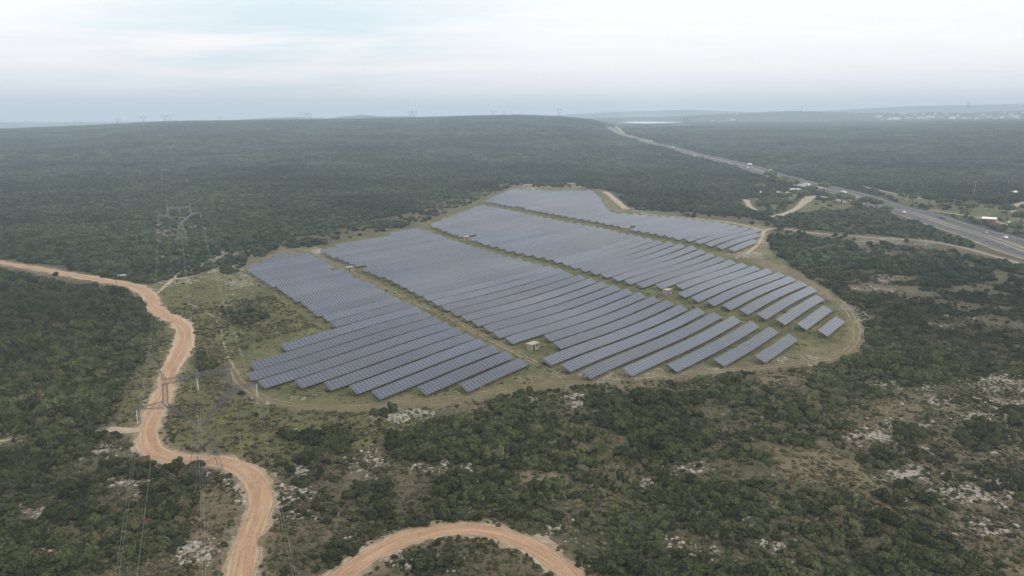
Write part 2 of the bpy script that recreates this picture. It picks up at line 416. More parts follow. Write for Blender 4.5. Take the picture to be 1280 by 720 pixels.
# highway: two carriageways, median, hard shoulders
HWL = HW
tag(ribbon('highway_verge', HWL, [34,34,32,32,34,36,38,40], M_verge, .12, 0, .04), kind='structure')
tag(ribbon('highway', HWL, [10.4], M_asph, .30, 8.8, 0), kind='structure')
tag(ribbon('highway', HWL, [10.4], M_asph, .30, -8.8, 0), kind='structure')
for off in (4.1, 13.4, -4.1, -13.4): tag(ribbon('lane_line', HWL, [.28], M_mark, .40, off, 0, 1), kind='structure')
def dashes(pts, off):
    pts = np.array(pts); seg = np.hypot(*np.diff(pts, axis=0).T); L = np.concatenate([[0], np.cumsum(seg)])
    V = []; F = []
    for s_ in np.arange(0, min(L[-1], 1500), 13):
        q = []
        for t in (s_, s_+4.5):
            x, y = np.interp(t, L, pts[:, 0]), np.interp(t, L, pts[:, 1]); x2, y2 = np.interp(t+.5, L, pts[:, 0]), np.interp(t+.5, L, pts[:, 1])
            tx, ty = x2-x, y2-y; l_ = math.hypot(tx, ty)+1e-9; nx, ny = -ty/l_, tx/l_
            for o in (off-.13, off+.13): q.append((x+nx*o, y+ny*o, h(x+nx*o, y+ny*o)+.42+max(0, math.hypot(x, y)-300)*.0005))
        n = len(V); V += q; F.append([n, n+2, n+3, n+1])
    tag(meshobj('lane_dashes', V, F, M_mark), kind='structure')
for off in (6.2, 9.4, -6.2, -9.4): dashes(HWL, off)
def railing(name, pts, off, label, hgt=.85, smax=1500):
    pts = np.array(pts); seg = np.hypot(*np.diff(pts, axis=0).T); L = np.concatenate([[0], np.cumsum(seg)]); V = []; F = []
    for t in np.arange(0, min(L[-1], smax), 8):
        x, y = np.interp(t, L, pts[:, 0]), np.interp(t, L, pts[:, 1]); x2, y2 = np.interp(t+.5, L, pts[:, 0]), np.interp(t+.5, L, pts[:, 1])
        tx, ty = x2-x, y2-y; l_ = math.hypot(tx, ty)+1e-9; nx, ny = -ty/l_, tx/l_; X, Y = x+nx*off, y+ny*off; z = h(X, Y)+max(0, math.hypot(X, Y)-300)*.0005
        if not V: o0 = (X, Y, z)
        n = len(V)
        for a, zz in ((-.25, -.2), (.25, -.2), (.12, hgt), (-.12, hgt)): V.append((X+nx*a-o0[0], Y+ny*a-o0[1], z+zz+.2-o0[2]))
        if n: 
            for i in range(4): j = (i+1) % 4; F.append([n-4+i, n-4+j, n+j, n+i])
    o = meshobj(name, V, F, M_rail); o.location = o0
    tag(o, label, 'crash barrier', 'crash barriers of the highway')
railing('crash_barrier', HWL, 1.0, 'grey crash barrier down the grassy middle strip of the highway')
railing('crash_barrier', HWL, -14.2, 'grey crash barrier along the highway shoulder nearest the solar field')
railing('crash_barrier', HWL, 14.2, 'grey crash barrier along the far shoulder of the highway')

# ------------------------------------------------------------------ where things grow (photo outlines laid on the ground)
FIELD = [(296,337),(345,312),(395,308),(440,298),(530,278),(600,248),(640,233),(750,236),(762,240),(775,256),(800,265),(956,282),(958,308),(1045,372),(1080,402),(1082,428),(1050,452),(960,462),(850,472),(740,480),(700,486),(640,494),(540,508),(450,515),(380,512),(330,500),(298,484),(288,465),(300,440),(330,425),(395,408)]
ZD = [  # polygon, density, size factor
 ([(-300,520),(1600,520),(1600,900),(-300,900)], .58, 1.0),
 ([(150,360),(300,330),(420,420),(300,470),(300,495),(460,512),(560,508),(760,482),(1090,440),(1090,490),(760,520),(480,545),(430,560),(330,585),(310,600),(120,600),(120,500),(190,440)], .06, .9),
 ([(700,486),(1085,455),(1090,520),(1000,520),(700,512),(560,520),(540,512)], .55, 1.0),
 ([(-300,325),(0,332),(150,358),(184,385),(192,410),(188,440),(155,480),(140,520),(120,532),(0,542),(-300,560)], 1.3, 1.25),
 ([(-300,556),(0,548),(120,540),(180,552),(186,590),(150,620),(205,660),(170,720),(190,760),(-300,900)], .78, 1.05),
 ([(190,578),(250,578),(262,640),(240,700),(190,700),(180,640)], .62, 1.1),
 ([(250,590),(318,600),(318,650),(290,720),(225,720),(240,660)], .28, .8),
 ([(335,590),(430,560),(560,600),(520,650),(430,700),(330,740)], .40, .75),
 ([(540,520),(700,500),(860,492),(1010,478),(1100,440),(1120,500),(1060,520),(1000,560),(900,600),(700,590),(480,560)], .72, 1.15),
 ([(620,585),(760,600),(900,600),(1010,600),(1100,640),(1200,680),(1260,740),(760,760),(740,690),(690,660),(640,655)], .92, 1.1),
 ([(650,590),(560,580),(520,640),(600,650),(660,640)], .5, .85),
 ([(960,560),(1060,545),(1120,600),(1220,650),(1290,700),(1290,720),(1180,670),(1080,625),(980,600)], .22, .7),
 ([(1060,505),(1150,480),(1290,455),(1290,690),(1180,625),(1090,585),(1020,545)], .50, .75),
 ([(960,290),(1290,330),(1290,455),(1150,485),(1085,500),(1010,480),(1085,435),(1085,400),(1050,372),(960,315)], .85, 1.2),
 ([(1060,355),(1150,345),(1150,365),(1060,372)], .40, 1.0),
 ([(1120,370),(1290,340),(1290,440),(1180,430)], .55, 1.2),
 ([(1020,296),(1200,312),(1290,335),(1290,360),(1100,330),(1000,310)], .62, 1.1),
 ([(-300,-50),(1600,-50),(1600,300),(1290,300),(960,284),(800,264),(770,255),(755,236),(640,231),(600,245),(530,276),(440,295),(390,305),(330,318),(300,326),(240,345),(190,355),(90,336),(0,322),(-300,310)], 1.35, 1.2),
 ([(190,357),(240,338),(300,322),(380,304),(440,296),(530,276),(600,247),(640,232),(630,228),(540,256),(440,284),(300,310),(215,340)], .35, .9),
 ([(185,262),(225,258),(262,285),(262,298),(225,306),(190,296)], .62, .85),
 ([(212,256),(228,256),(226,205),(216,205)], .55, 1.0),
 ([(620,235),(640,231),(725,231),(745,238),(700,236)], .3, 1.0),
 ([(800,262),(960,282),(975,262),(1000,262),(1130,300),(1290,322),(1290,300),(1130,268),(1050,250),(940,225),(900,232),(860,245)], .75, 1.15),
 ([(935,240),(975,238),(1000,244),(985,262),(955,264)], .25, 1.3),
 ([(1005,250),(1065,252),(1068,262),(1010,268),(990,272)], .06, 1.0),
 ([(-80,318),(0,324),(90,339),(190,357),(190,368),(90,355),(0,340),(-80,332)], .06, .8), ([(410,735),(440,718),(470,700),(510,682),(560,672),(600,671),(640,681),(690,705),(725,740)], .34, .75),
 ([(1085,236),(1150,244),(1200,252),(1290,262),(1290,297),(1200,271),(1130,256)], .02, .9), ([(930,286),(980,284),(1100,294),(1290,328),(1290,336),(1100,306),(960,296)], .18, .9), ([(790,260),(970,276),(970,286),(790,270)], .15, .9),
]
# dark rounded thickets one can tell apart: x, y, half width, half height, value
ELL = [(725,568,46,24,1.4),(403,562,30,20,1.5),(380,594,18,14,1.5),(460,618,22,12,1.3),(590,610,46,18,1.3),(545,560,60,22,1.2),(1228,546,32,17,1.3),(308,397,20,9,1.4),(320,424,8,5,1.4),(312,436,9,6,1.3),(306,440,6,5,1.2),
 (1000,448,0,0,0),(1063,452,16,6,1.4),(840,545,60,22,1.2),(650,535,70,20,1.2),(780,520,60,16,1.2),(1100,577,25,10,1.2),(1060,620,0,0,0),(1160,640,26,12,1.3),(1120,620,20,9,1.1),(480,515,22,8,1.2),(1000,552,18,8,1.3),(1270,605,14,9,1.2),
 (255,452,10,7,1.2),(262,460,9,5,1.2),(1270,520,12,9,1.2),(655,675,26,12,.9),(780,690,24,12,1.2),(430,690,20,9,.9),(350,612,0,0,0),(1145,540,20,9,1.0),(360,545,24,6,.9),(1220,290,0,0,0),(240,330,12,6,1.2),(285,340,10,4,1.2),(230,595,38,14,1.3),(480,650,22,9,1.0),
 (560,708,30,7,.9)]
EMPTY = [(800,478,40,4),(905,537,9,5),(810,605,14,7),(760,555,8,14),(880,635,8,4),(510,520,34,9),(985,702,18,8),(260,700,30,14),(860,680,40,14),(690,600,36,12),(950,498,0,0),(900,585,30,5),(130,562,22,8),(150,605,26,8),(45,640,20,8),(300,620,14,10),(340,590,14,8),(1090,550,30,10),(55,690,30,6),(160,715,40,8),(950,560,20,6),(1000,640,0,0)]
def density(px, py):
    d = np.full(np.shape(px), .5); sz = np.full(np.shape(px), 1.0)
    for poly, v, s_ in ZD:
        q = inpoly(px, py, poly); d[q] = v; sz[q] = s_
    for cx, cy, a, b_, v in ELL:
        if a == 0: continue
        e = ((px-cx)/a)**2+((py-cy)/b_)**2
        q = e < 1; d[q] = np.maximum(d[q], v); sz[q] = np.maximum(sz[q], 1.15)
    for cx, cy, a, b_ in EMPTY:
        if a == 0: continue
        q = ((px-cx)/a)**2+((py-cy)/b_)**2 < 1; d[q] = np.minimum(d[q], .05)
    d[inpoly(px, py, FIELD)] = 0
    return d, sz
GRASS = [([(150,360),(300,332),(420,420),(300,470),(300,495),(460,512),(560,510),(520,535),(430,560),(330,590),(300,575),(200,560),(140,530),(190,440)], .85),
 (FIELD, .8), ([(1110,240),(1290,262),(1290,295),(1200,270),(1130,256)], .9), ([(1005,250),(1065,252),(1068,262),(1000,272)], .9), ([(935,240),(975,238),(1000,244),(985,262),(955,264)], .9),
 ([(960,560),(1060,560),(1200,650),(1290,700),(1290,740),(1180,680),(1000,610)], .35), ([(1060,505),(1290,470),(1290,560),(1060,560)], .2)]
SOIL = [([(540,505),(700,482),(860,464),(1000,455),(1060,440),(1080,420),(1078,398),(1045,370),(1092,398),(1095,430),(1075,462),(960,478),(850,486),(740,492),(600,515)], .55),
 ([(640,478),(700,462),(830,462),(920,452),(1040,430),(1070,440),(960,460),(800,474),(700,482)], .45),
 ([(960,560),(1060,545),(1120,600),(1220,650),(1290,700),(1290,720),(1180,670),(1080,625),(980,600)], .5),
 ([(1060,505),(1290,460),(1290,700),(1180,640),(1020,560)], .3), ([(930,300),(975,290),(985,300),(950,325),(920,320)], .6), ([(910,312),(940,320),(1010,345),(1045,372),(1040,380),(1000,358)], .7),
 ([(840,268),(960,284),(958,290),(840,276)], .6), ([(180,330),(400,300),(400,315),(300,336),(230,345)], .4), ([(750,238),(790,262),(775,268),(757,262)], .3), ([(655,231),(735,231),(720,236),(650,236)], .6),
 ([(620,590),(700,590),(740,640),(640,640)], .5), ([(770,540),(800,545),(810,585),(780,590)], .4), ([(100,550),(190,550),(190,570),(130,575)], .5), ([(100,605),(200,585),(250,640),(180,640)], .3), ([(250,590),(318,600),(318,640),(240,720),(225,700)], .35),
 ([(440,560),(560,560),(560,590),(440,590)], .25),([(420,500),(700,480),(700,500),(500,515)], .3)]
ROCK = [(513,520,34,8,1.),(455,575,14,16,.7),(905,537,10,4,1.),(812,604,14,7,1.),(797,560,10,18,.6),(880,636,9,4,.9),(985,702,18,9,1.),(925,645,8,5,.6),(850,690,40,14,.65),(960,680,10,14,.6),(690,655,30,12,.8),(665,640,20,8,.5),
 (1110,483,60,6,.9),(1065,500,20,5,1.),(1100,550,22,10,1.),(1100,535,40,10,.6),(1060,548,14,6,.8),(1150,590,40,8,1.),(1190,615,60,12,1.),(1250,600,40,14,.9),(1250,480,45,12,.95),(1250,660,60,14,.6),(1280,505,40,10,.8),(1230,520,50,10,.6),(1180,500,60,8,.5),
 (1150,410,40,5,.6),(1110,348,20,4,.7),(1090,362,30,3,.7),(1200,395,30,6,.4),(240,335,60,9,.75),(215,345,30,8,.8),(300,350,30,12,.6),(260,320,60,4,.7),(290,385,14,16,.45),(285,430,8,18,.4),(130,565,22,8,.8),(280,590,22,8,.7),(300,612,18,12,1.),(250,690,24,16,1.),(225,280,36,16,.55),(222,240,9,30,.7),(215,175,5,14,.6),(150,600,30,8,.5),(40,636,22,6,.5),
 (365,590,16,10,.9),(360,620,30,14,.7),(375,640,40,16,.5),(560,585,60,6,.6),(540,545,30,10,.6),(450,640,40,14,.45),(430,660,40,12,.4),(770,470,60,4,.9),(740,495,40,5,.6),(660,500,26,5,.9),(720,505,24,7,.9),(830,500,30,5,.5),(520,700,50,8,.7),(1120,600,18,6,.8),(1080,635,20,6,.4),(70,690,24,6,.4),(210,600,30,12,.4),(190,610,12,18,.6),(860,585,20,4,.6),
 (960,300,20,6,.9),(935,318,24,5,.9),(1075,400,10,14,.7),(1060,380,12,8,.7),(400,315,14,4,1.),(350,500,40,5,.4),(600,485,60,6,.4),(860,462,50,5,.6),(1000,450,50,6,.6),(900,440,60,10,.35),(800,262,40,3,.5),(660,234,12,3,1.),(910,236,30,8,.5),(1110,300,90,5,.6),(1050,560,0,0,0)]
def zoneattrs(X, Y, Z):
    px, py = project(X, Y, Z); r = np.hypot(X, Y)
    vis = (px > -300) & (px < 1600) & (Y > 0)
    # wobble outlines
    wx = (fbm(X/14, Y/14, 31)-.5)*1; wy = (fbm(X/14, Y/14, 33)-.5)
    sc_ = 4500/np.maximum(r, 100); px = px+wx*sc_*1.6; py = py+wy*sc_*.7
    d, _ = density(px, py)
    d = np.where(vis, d, .6)
    forest = np.clip((d-.45)*1.3, 0, 1)
    g = np.zeros_like(px); s_ = np.zeros_like(px); k_ = np.zeros_like(px)
    for poly, v in GRASS: g[inpoly(px, py, poly)] = v
    for poly, v in SOIL: q = inpoly(px, py, poly); s_[q] = np.maximum(s_[q], v)
    for cx, cy, a, b_, v in ROCK:
        if a == 0: continue
        e = np.sqrt(((px-cx)/a)**2+((py-cy)/b_)**2); k_ = np.maximum(k_, v*np.clip(1.6-e, 0, 1))
    for nm, pts, wd, m_, lf in TRACKS[:5]:
        dd = polydist(X, Y, pts[::3]+[pts[-1]]); w = np.mean(wd)/2
        s_ = np.maximum(s_, np.clip(1.15-(dd-w)/3.0, 0, 1)*.8*(dd < w+3.5)); forest = forest*np.clip((dd-w)/3, 0, 1)
        if m_ is M_dirt: k_ = np.maximum(k_, .6*np.clip(1-(dd-w)/3.5, 0, 1))
    dd = polydist(X, Y, PER1[::2]+[PER1[-1]]); s_ = np.maximum(s_, .4*np.clip(1.3-dd/4.5, 0, 1)); 
    dd = polydist(X, Y, AIS1[::2]+[AIS1[-1]]); s_ = np.maximum(s_, .5*np.clip(1.2-dd/2.5, 0, 1))
    sel = np.where(r > 900, 0, 1); g = g*np.where(r > 3000, 0, 1)
    return forest, g, s_, k_*np.where(vis, 1, 0)

# terrain mesh : rings round the camera's foot point
az = np.concatenate([np.arange(-44, 44.001, .22), np.arange(46, 314.1, 4)]); az = np.radians(az); NA = len(az)
rr = [4.0]
while rr[-1] < 10500: rr.append(rr[-1]*1.011+(.55 if rr[-1] < 90 else 0))
rr = np.array(rr); rr = rr[rr > 3]; NR = len(rr)
A, RR = np.meshgrid(az, rr); X = (np.sin(A)*RR).ravel(); Y = (np.cos(A)*RR).ravel(); Z = H(X, Y)
V = np.stack([X, Y, Z], 1); V = np.concatenate([V, [[0, 0, h(0, 0)]]])
i = np.arange(NR-1)[:, None]*NA; j = np.arange(NA)[None, :]; j2 = (j+1) % NA
quads = np.stack([(i+j), (i+NA+j), (i+NA+j2), (i+j2)], -1).reshape(-1, 4)[:, ::-1]
tris = np.stack([np.full(NA, len(V)-1), np.arange(NA), (np.arange(NA)+1) % NA], -1)[:, ::-1]
me = bpy.data.meshes.new('terrain'); nq, ntr = len(quads), len(tris)
me.vertices.add(len(V)); me.vertices.foreach_set('co', V.astype(np.float32).ravel())
me.loops.add(nq*4+ntr*3); me.loops.foreach_set('vertex_index', np.concatenate([quads.ravel(), tris.ravel()]).astype(np.int32))
me.polygons.add(nq+ntr); me.polygons.foreach_set('loop_start', np.concatenate([np.arange(nq)*4, nq*4+np.arange(ntr)*3]).astype(np.int32))
me.update(calc_edges=True); me.polygons.foreach_set('use_smooth', [True]*(nq+ntr))
fo_, g_, s_, k_ = zoneattrs(X, Y, Z)
for nm, arrs in (('zone', (fo_, g_, s_)), ('zone2', (k_, k_*0, k_*0))):
    ca = me.color_attributes.new(nm, 'FLOAT_COLOR', 'POINT'); buf = np.ones((len(V), 4), np.float32); buf[-1] = 0
    for q in range(3): buf[:-1, q] = arrs[q]
    ca.data.foreach_set('color', buf.ravel())
me.materials.append(M_ground)
terr = bpy.data.objects.new('terrain', me); COL.objects.link(terr); tag(terr, kind='structure')

# ------------------------------------------------------------------ foliage meshes
def crown(seed, Rr, Hh, nl, nleaf, leaf, z0=0.15, name='crown', m=None, core=True, open_=.0):
    r = np.random.default_rng(seed); lobes = []
    for i in range(nl):
        a = r.uniform(0, 6.283); q = math.sqrt(r.uniform(0, 1))*Rr*.68 if i else 0
        lr = r.uniform(.34, .56)*Rr*(1-.25*q/Rr); lz = Hh*(1-.45*(q/Rr)**2)*r.uniform(.75, 1)-lr*.75
        lobes.append((q*math.cos(a), q*math.sin(a), max(lz, lr*.35), lr))
    V = []; F = []
    if core:
        for (x, y, z, lr) in lobes:
            bm = bmesh.new(); bmesh.ops.create_icosphere(bm, subdivisions=1, radius=lr*.80)
            n = len(V)
            for v in bm.verts:
                j_ = 1+r.uniform(-.16, .16); V.append((x+v.co.x*j_, y+v.co.y*j_, z+v.co.z*j_*.85))
            for f_ in bm.faces: F.append([n+v.index for v in f_.verts])
            bm.free()
    cnt = 0; tries = 0
    while cnt < nleaf and tries < nleaf*6:
        tries += 1
        x, y, z, lr = lobes[r.integers(nl)]
        d = r.normal(size=3); d /= np.linalg.norm(d)
        if d[2] < -.45: continue
        rad = lr*r.uniform(.86, 1.13); p = np.array([x, y, z])+d*rad*np.array([1, 1, .88])
        if p[2] < .02: continue
        if any((p[0]-a)**2+(p[1]-b_)**2+(p[2]-c_)**2 < (q*.82)**2 for a, b_, c_, q in lobes): continue
        nrm = d+r.normal(size=3)*.38; nrm /= np.linalg.norm(nrm)
        u = np.cross(nrm, r.normal(size=3)); u /= np.linalg.norm(u)+1e-9; w = np.cross(nrm, u)
        s1 = leaf*r.uniform(.6, 1.3); s2 = s1*r.uniform(.5, 1); n = len(V)
        V += [tuple(p-u*s1*.5-w*s2*.3), tuple(p+u*s1*.1-w*s2*.5), tuple(p+u*s1*.5+w*s2*.2), tuple(p-u*s1*.1+w*s2*.5)]
        F.append([n, n+1, n+2, n+3]); cnt += 1
    o = meshobj(name, V, F, m, None, None, False)
    return o
scrubs = [crown(100+i, 1.0, .95, [6,7,8,6,9][i], [620,700,760,600,800][i], .17, name='scrub_source', m=M_scrub) for i in range(5)]
woods = [crown(200+i, 1.0, .95, 7, 300, .22, name='wood_source', m=M_forest) for i in range(4)]
clumps = [crown(300+i, 1.0, .42, 16, 420, .15, name='clump_source', m=M_far) for i in range(4)]
def src_collection(name, objs):
    c = bpy.data.collections.new(name)
    for o in objs: c.objects.link(o)
    return c
def scatter(name, pts, scl, rot, vi, coll, label, cat, m_):
    me = bpy.data.meshes.new(name); me.from_pydata([tuple(p) for p in pts], [], []); n = len(pts)
    a = me.attributes.new('sc', 'FLOAT_VECTOR', 'POINT'); a.data.foreach_set('vector', scl.astype(np.float32).ravel())
    a = me.attributes.new('rt', 'FLOAT_VECTOR', 'POINT'); a.data.foreach_set('vector', rot.astype(np.float32).ravel())
    a = me.attributes.new('vi', 'INT', 'POINT'); a.data.foreach_set('value', vi.astype(np.int32))
    me.materials.append(m_)
    o = bpy.data.objects.new(name, me); COL.objects.link(o)
    g = bpy.data.node_groups.new(name+'_nodes', 'GeometryNodeTree')
    g.interface.new_socket('Geometry', in_out='INPUT', socket_type='NodeSocketGeometry'); g.interface.new_socket('Geometry', in_out='OUTPUT', socket_type='NodeSocketGeometry')
    gi = g.nodes.new('NodeGroupInput'); go = g.nodes.new('NodeGroupOutput'); ip = g.nodes.new('GeometryNodeInstanceOnPoints')
    ci = g.nodes.new('GeometryNodeCollectionInfo'); ci.inputs['Collection'].default_value = coll; ci.inputs['Separate Children'].default_value = True; ci.inputs['Reset Children'].default_value = True
    g.links.new(gi.outputs[0], ip.inputs['Points']); g.links.new(ci.outputs[0], ip.inputs['Instance']); ip.inputs['Pick Instance'].default_value = True
    for nm, dt, sock in (('sc', 'FLOAT_VECTOR', 'Scale'), ('rt', 'FLOAT_VECTOR', 'Rotation'), ('vi', 'INT', 'Instance Index')):
        na = g.nodes.new('GeometryNodeInputNamedAttribute'); na.data_type = dt; na.inputs[0].default_value = nm
        out = [s for s in na.outputs if s.enabled][0]
        if nm == 'rt':
            e = g.nodes.new('FunctionNodeEulerToRotation'); g.links.new(out, e.inputs[0]); out = e.outputs[0]
        g.links.new(out, ip.inputs[sock])
    g.links.new(ip.outputs[0], go.inputs[0])
    md = o.modifiers.new('scatter', 'NODES'); md.node_group = g
    tag(o, label, cat, None, 'stuff'); return o

ALLROADS = [(MAIN, 4.0), (LOW, 3.2), (BR, 2.4), (BR2, 1.6), (PER1, 3.2), (NEP, 4.5), (NPATH, 5.0), (BARE, 8), (REST, 9), (REST2, 8), (RIGHT, 7), (SIDE, 8), (SIDE2, 6), (FARP, 14), (CLEARLINE, 1.5), (PER2, 1.3), (HW, 25)]
def grid(r0, r1, s):
    n = int(r1/s)+2; gx, gy = np.meshgrid(np.arange(-n, n), np.arange(0, n)); x = (gx+rng.uniform(0, 1, gx.shape)).ravel()*s; y = (gy+rng.uniform(0, 1, gx.shape)).ravel()*s
    r = np.hypot(x, y); a = np.abs(np.arctan2(x, y)); q = (r >= r0) & (r < r1) & (a < R(43)) & (y > 60); return x[q], y[q]
def place(r0, r1, s, clump=14.):
    x, y = grid(r0, r1, s); z = H(x, y); px, py = project(x, y, z)
    sc_ = 3000/np.hypot(x, y); wx = (fbm(x/9, y/9, 41)-.5)*sc_*1.8; wy = (fbm(x/9, y/9, 43)-.5)*sc_*.9
    d, sz = density(px+wx, py+wy)
    n = uni(fbm(x/clump, y/clump, 51, 4)*.72+fbm(x/(clump*.36), y/(clump*.36), 57, 3)*.28); fine = rng.uniform(0, 1, len(x))
    # patchy : inside a patch nearly full, outside a few loners
    p = np.where(n < d*.93, .93, np.where(n < d*.93+.12, .35, .11*np.clip(d*1.5, .15, 1))); p = np.where(d <= 0, 0, p); gp = fbm(x/38, y/38, 91, 4); p = np.where(d > 1, np.where(gp > .62, .35, np.where(gp > .57, .75, .97)), p)
    keep = fine < p
    x, y, z, sz, d, n = x[keep], y[keep], z[keep], sz[keep], d[keep], n[keep]
    if r1 > 3000:
        LK = ray(811, 154.2); LK = LK/math.hypot(LK[0], LK[1]); u_ = x*LK[0]+y*LK[1]; v_ = x*LK[1]-y*LK[0]; q = ~((np.abs(v_) < 215) & (u_ > 3250) & (u_ < 5100)); x, y, z, sz, d, n = x[q], y[q], z[q], sz[q], d[q], n[q]
    for pts, w in ALLROADS:
        if min(math.hypot(*q) for q in pts) > r1*1.1: continue
        dd = polydist(x, y, pts[::2]+[pts[-1]]); q = dd > w*(.85+.3*rng.uniform(0, 1, len(dd)))
        x, y, z, sz, d, n = x[q], y[q], z[q], sz[q], d[q], n[q]
    return x, y, z, sz, d, n
# near scrub
x, y, z, sz, d, n = place(60, 420, 1.5)
inner = np.clip((d-n)/.4, 0, 1)
rad = (rng.uniform(.52, 1.2, len(x))*rng.choice([.75, 1, 1, 1.35], len(x))*(.65+.55*inner))*sz*np.where(rng.uniform(0, 1, len(x)) < .12, 1.35, 1)
hgt = rad*rng.uniform(.65, 1.35, len(x))*(1+.15*inner)
px, py = project(x, y, z)
frame = (px > -5) & (px < 1285) & (py < 722) & (py > 320)
size = np.where(frame, rad/np.hypot(np.hypot(x, y), CAMH), 0)
order = np.argsort(-size)
ind, rest = order[:300], order[300:]
if len(x) > 0:
    P3 = np.stack([x[rest], y[rest], z[rest]-.1], 1)
    scatter('garrigue_scrub', P3, np.stack([rad[rest], rad[rest]*rng.uniform(.8, 1.1, len(rest)), hgt[rest]], 1), np.stack([rng.normal(0, .08, len(rest)), rng.normal(0, .08, len(rest)), rng.uniform(0, 6.28, len(rest))], 1), rng.integers(0, 5, len(rest)), src_collection('scrub_sources', scrubs), 'dark green evergreen scrub in ragged patches over the stony ground', 'scrub', M_scrub)
print('near shrubs', len(x))
heaths = [crown(400+i, 1.0, .7, 5, 170, .26, name='heath_source', m=M_heath) for i in range(4)]
tufts = [crown(450+i, 1.0, .45, 5, 110, .34, name='tuft_source', m=M_tuft, core=False) for i in range(3)]
def small(name, s, r1, srcs, m_, radr, base, label, cat, infield):
    X_, Y_ = grid(60, r1, s); Z_ = H(X_, Y_); a_, b_ = project(X_, Y_, Z_); d_, _ = density(a_, b_)
    inf = inpoly(a_, b_, FIELD); n_ = uni(fbm(X_/6, Y_/6, 71, 3)); q = rng.uniform(0, 1, len(X_)) < base*np.where(n_ < .55, 1, .3)*np.where(inf, infield, 1)*np.where(d_ > 1.05, 0, 1)
    X_, Y_, Z_ = X_[q], Y_[q], Z_[q]
    for pts, w in ALLROADS[:6]:
        dd = polydist(X_, Y_, pts[::2]+[pts[-1]]); q = dd > w*(.8+.25*rng.uniform(0, 1, len(dd))); X_, Y_, Z_ = X_[q], Y_[q], Z_[q]
    N_ = len(X_); rd_ = rng.uniform(*radr, N_)**1.0*rng.choice([.7, 1, 1.4], N_)
    scatter(name, np.stack([X_, Y_, Z_-.04], 1), np.stack([rd_, rd_*rng.uniform(.7, 1.1, N_), rd_*rng.uniform(.6, 1.1, N_)], 1), np.stack([rng.normal(0, .1, N_), rng.normal(0, .1, N_), rng.uniform(0, 6.28, N_)], 1), rng.integers(0, len(srcs), N_), src_collection(name+'_sources', srcs), label, cat, m_)
    print(name, N_)
small('heath', .85, 340, heaths, M_heath, (.26, .78), .78, 'low brown and grey-green heath dotted over the stony ground', 'heath', .05)
small('dry_grass', 1.0, 380, tufts, M_tuft, (.22, .48), .6, 'dry tufts of grass on the open ground and between the panels', 'grass', .55)
NEARP = []
REGS = [('in the left forest by the track', [(-20,300),(185,300),(190,560),(-20,560)]), ('right below the foot of the pylon', [(185,575),(320,590),(318,650),(297,725),(235,725),(190,640)]),
        ('in the scrub at lower left', [(-20,540),(240,560),(240,730),(-20,730)]), ('inside the curved bottom track', [(430,725),(470,695),(560,668),(640,675),(712,725)]),
        ('between the two dirt tracks', [(290,580),(480,560),(560,665),(405,730),(290,730)]), ('on the stony slope at lower right', [(1040,470),(1290,470),(1290,680),(1120,620)]),
        ('in the thicket at bottom right', [(740,600),(1290,600),(1290,730),(720,730)]), ('just right of the curved bottom track', [(560,560),(760,560),(760,730),(600,650)]), ('below the solar field', [(0,0),(1290,0),(1290,730),(0,730)])]
lab = {}
for q in ind:
    PX, PY = px[q], py[q]
    for rn, poly in REGS:
        if inpoly(np.array([PX]), np.array([PY]), poly)[0]: break
    szw = 'large' if rad[q] > 2.1 else 'mid-sized'
    shp = 'rounded' if hgt[q] > rad[q]*.95 else 'low spreading'
    lab.setdefault((rn, szw, shp), []).append(q)
for (rn, szw, shp), L_ in lab.items():
    L_.sort(key=lambda q: px[q])
    for kx, q in enumerate(L_):
        o = bpy.data.objects.new('shrub', scrubs[int(rng.integers(0, 5))].data); COL.objects.link(o)
        o.location = (x[q], y[q], z[q]-.1); o.scale = (rad[q], rad[q]*rng.uniform(.8, 1.1), hgt[q]); o.rotation_euler = (0, 0, rng.uniform(0, 6.28))
        which = 'only' if len(L_) == 1 else (ordn(kx+1)+' from left')
        tag(o, f'{szw} {shp} shrub {rn}, {which}', 'shrub', 'shrubs of the near scrubland')
rocks_src = []
for i in range(3):
    bm = bmesh.new(); bmesh.ops.create_icosphere(bm, subdivisions=2, radius=1); rr_ = np.random.default_rng(900+i)
    for v in bm.verts:
        c = v.co.copy(); v.co = c*(1+.3*math.sin(c.x*4+i)*math.sin(c.y*5+2*i)+.12*rr_.normal()*.6); v.co.z = max(-.5, min(.6, v.co.z))*.6
    me_ = bpy.data.meshes.new('stone_source'); bm.to_mesh(me_); bm.free(); me_.materials.append(M_rock); rocks_src.append(bpy.data.objects.new('stone_source', me_))
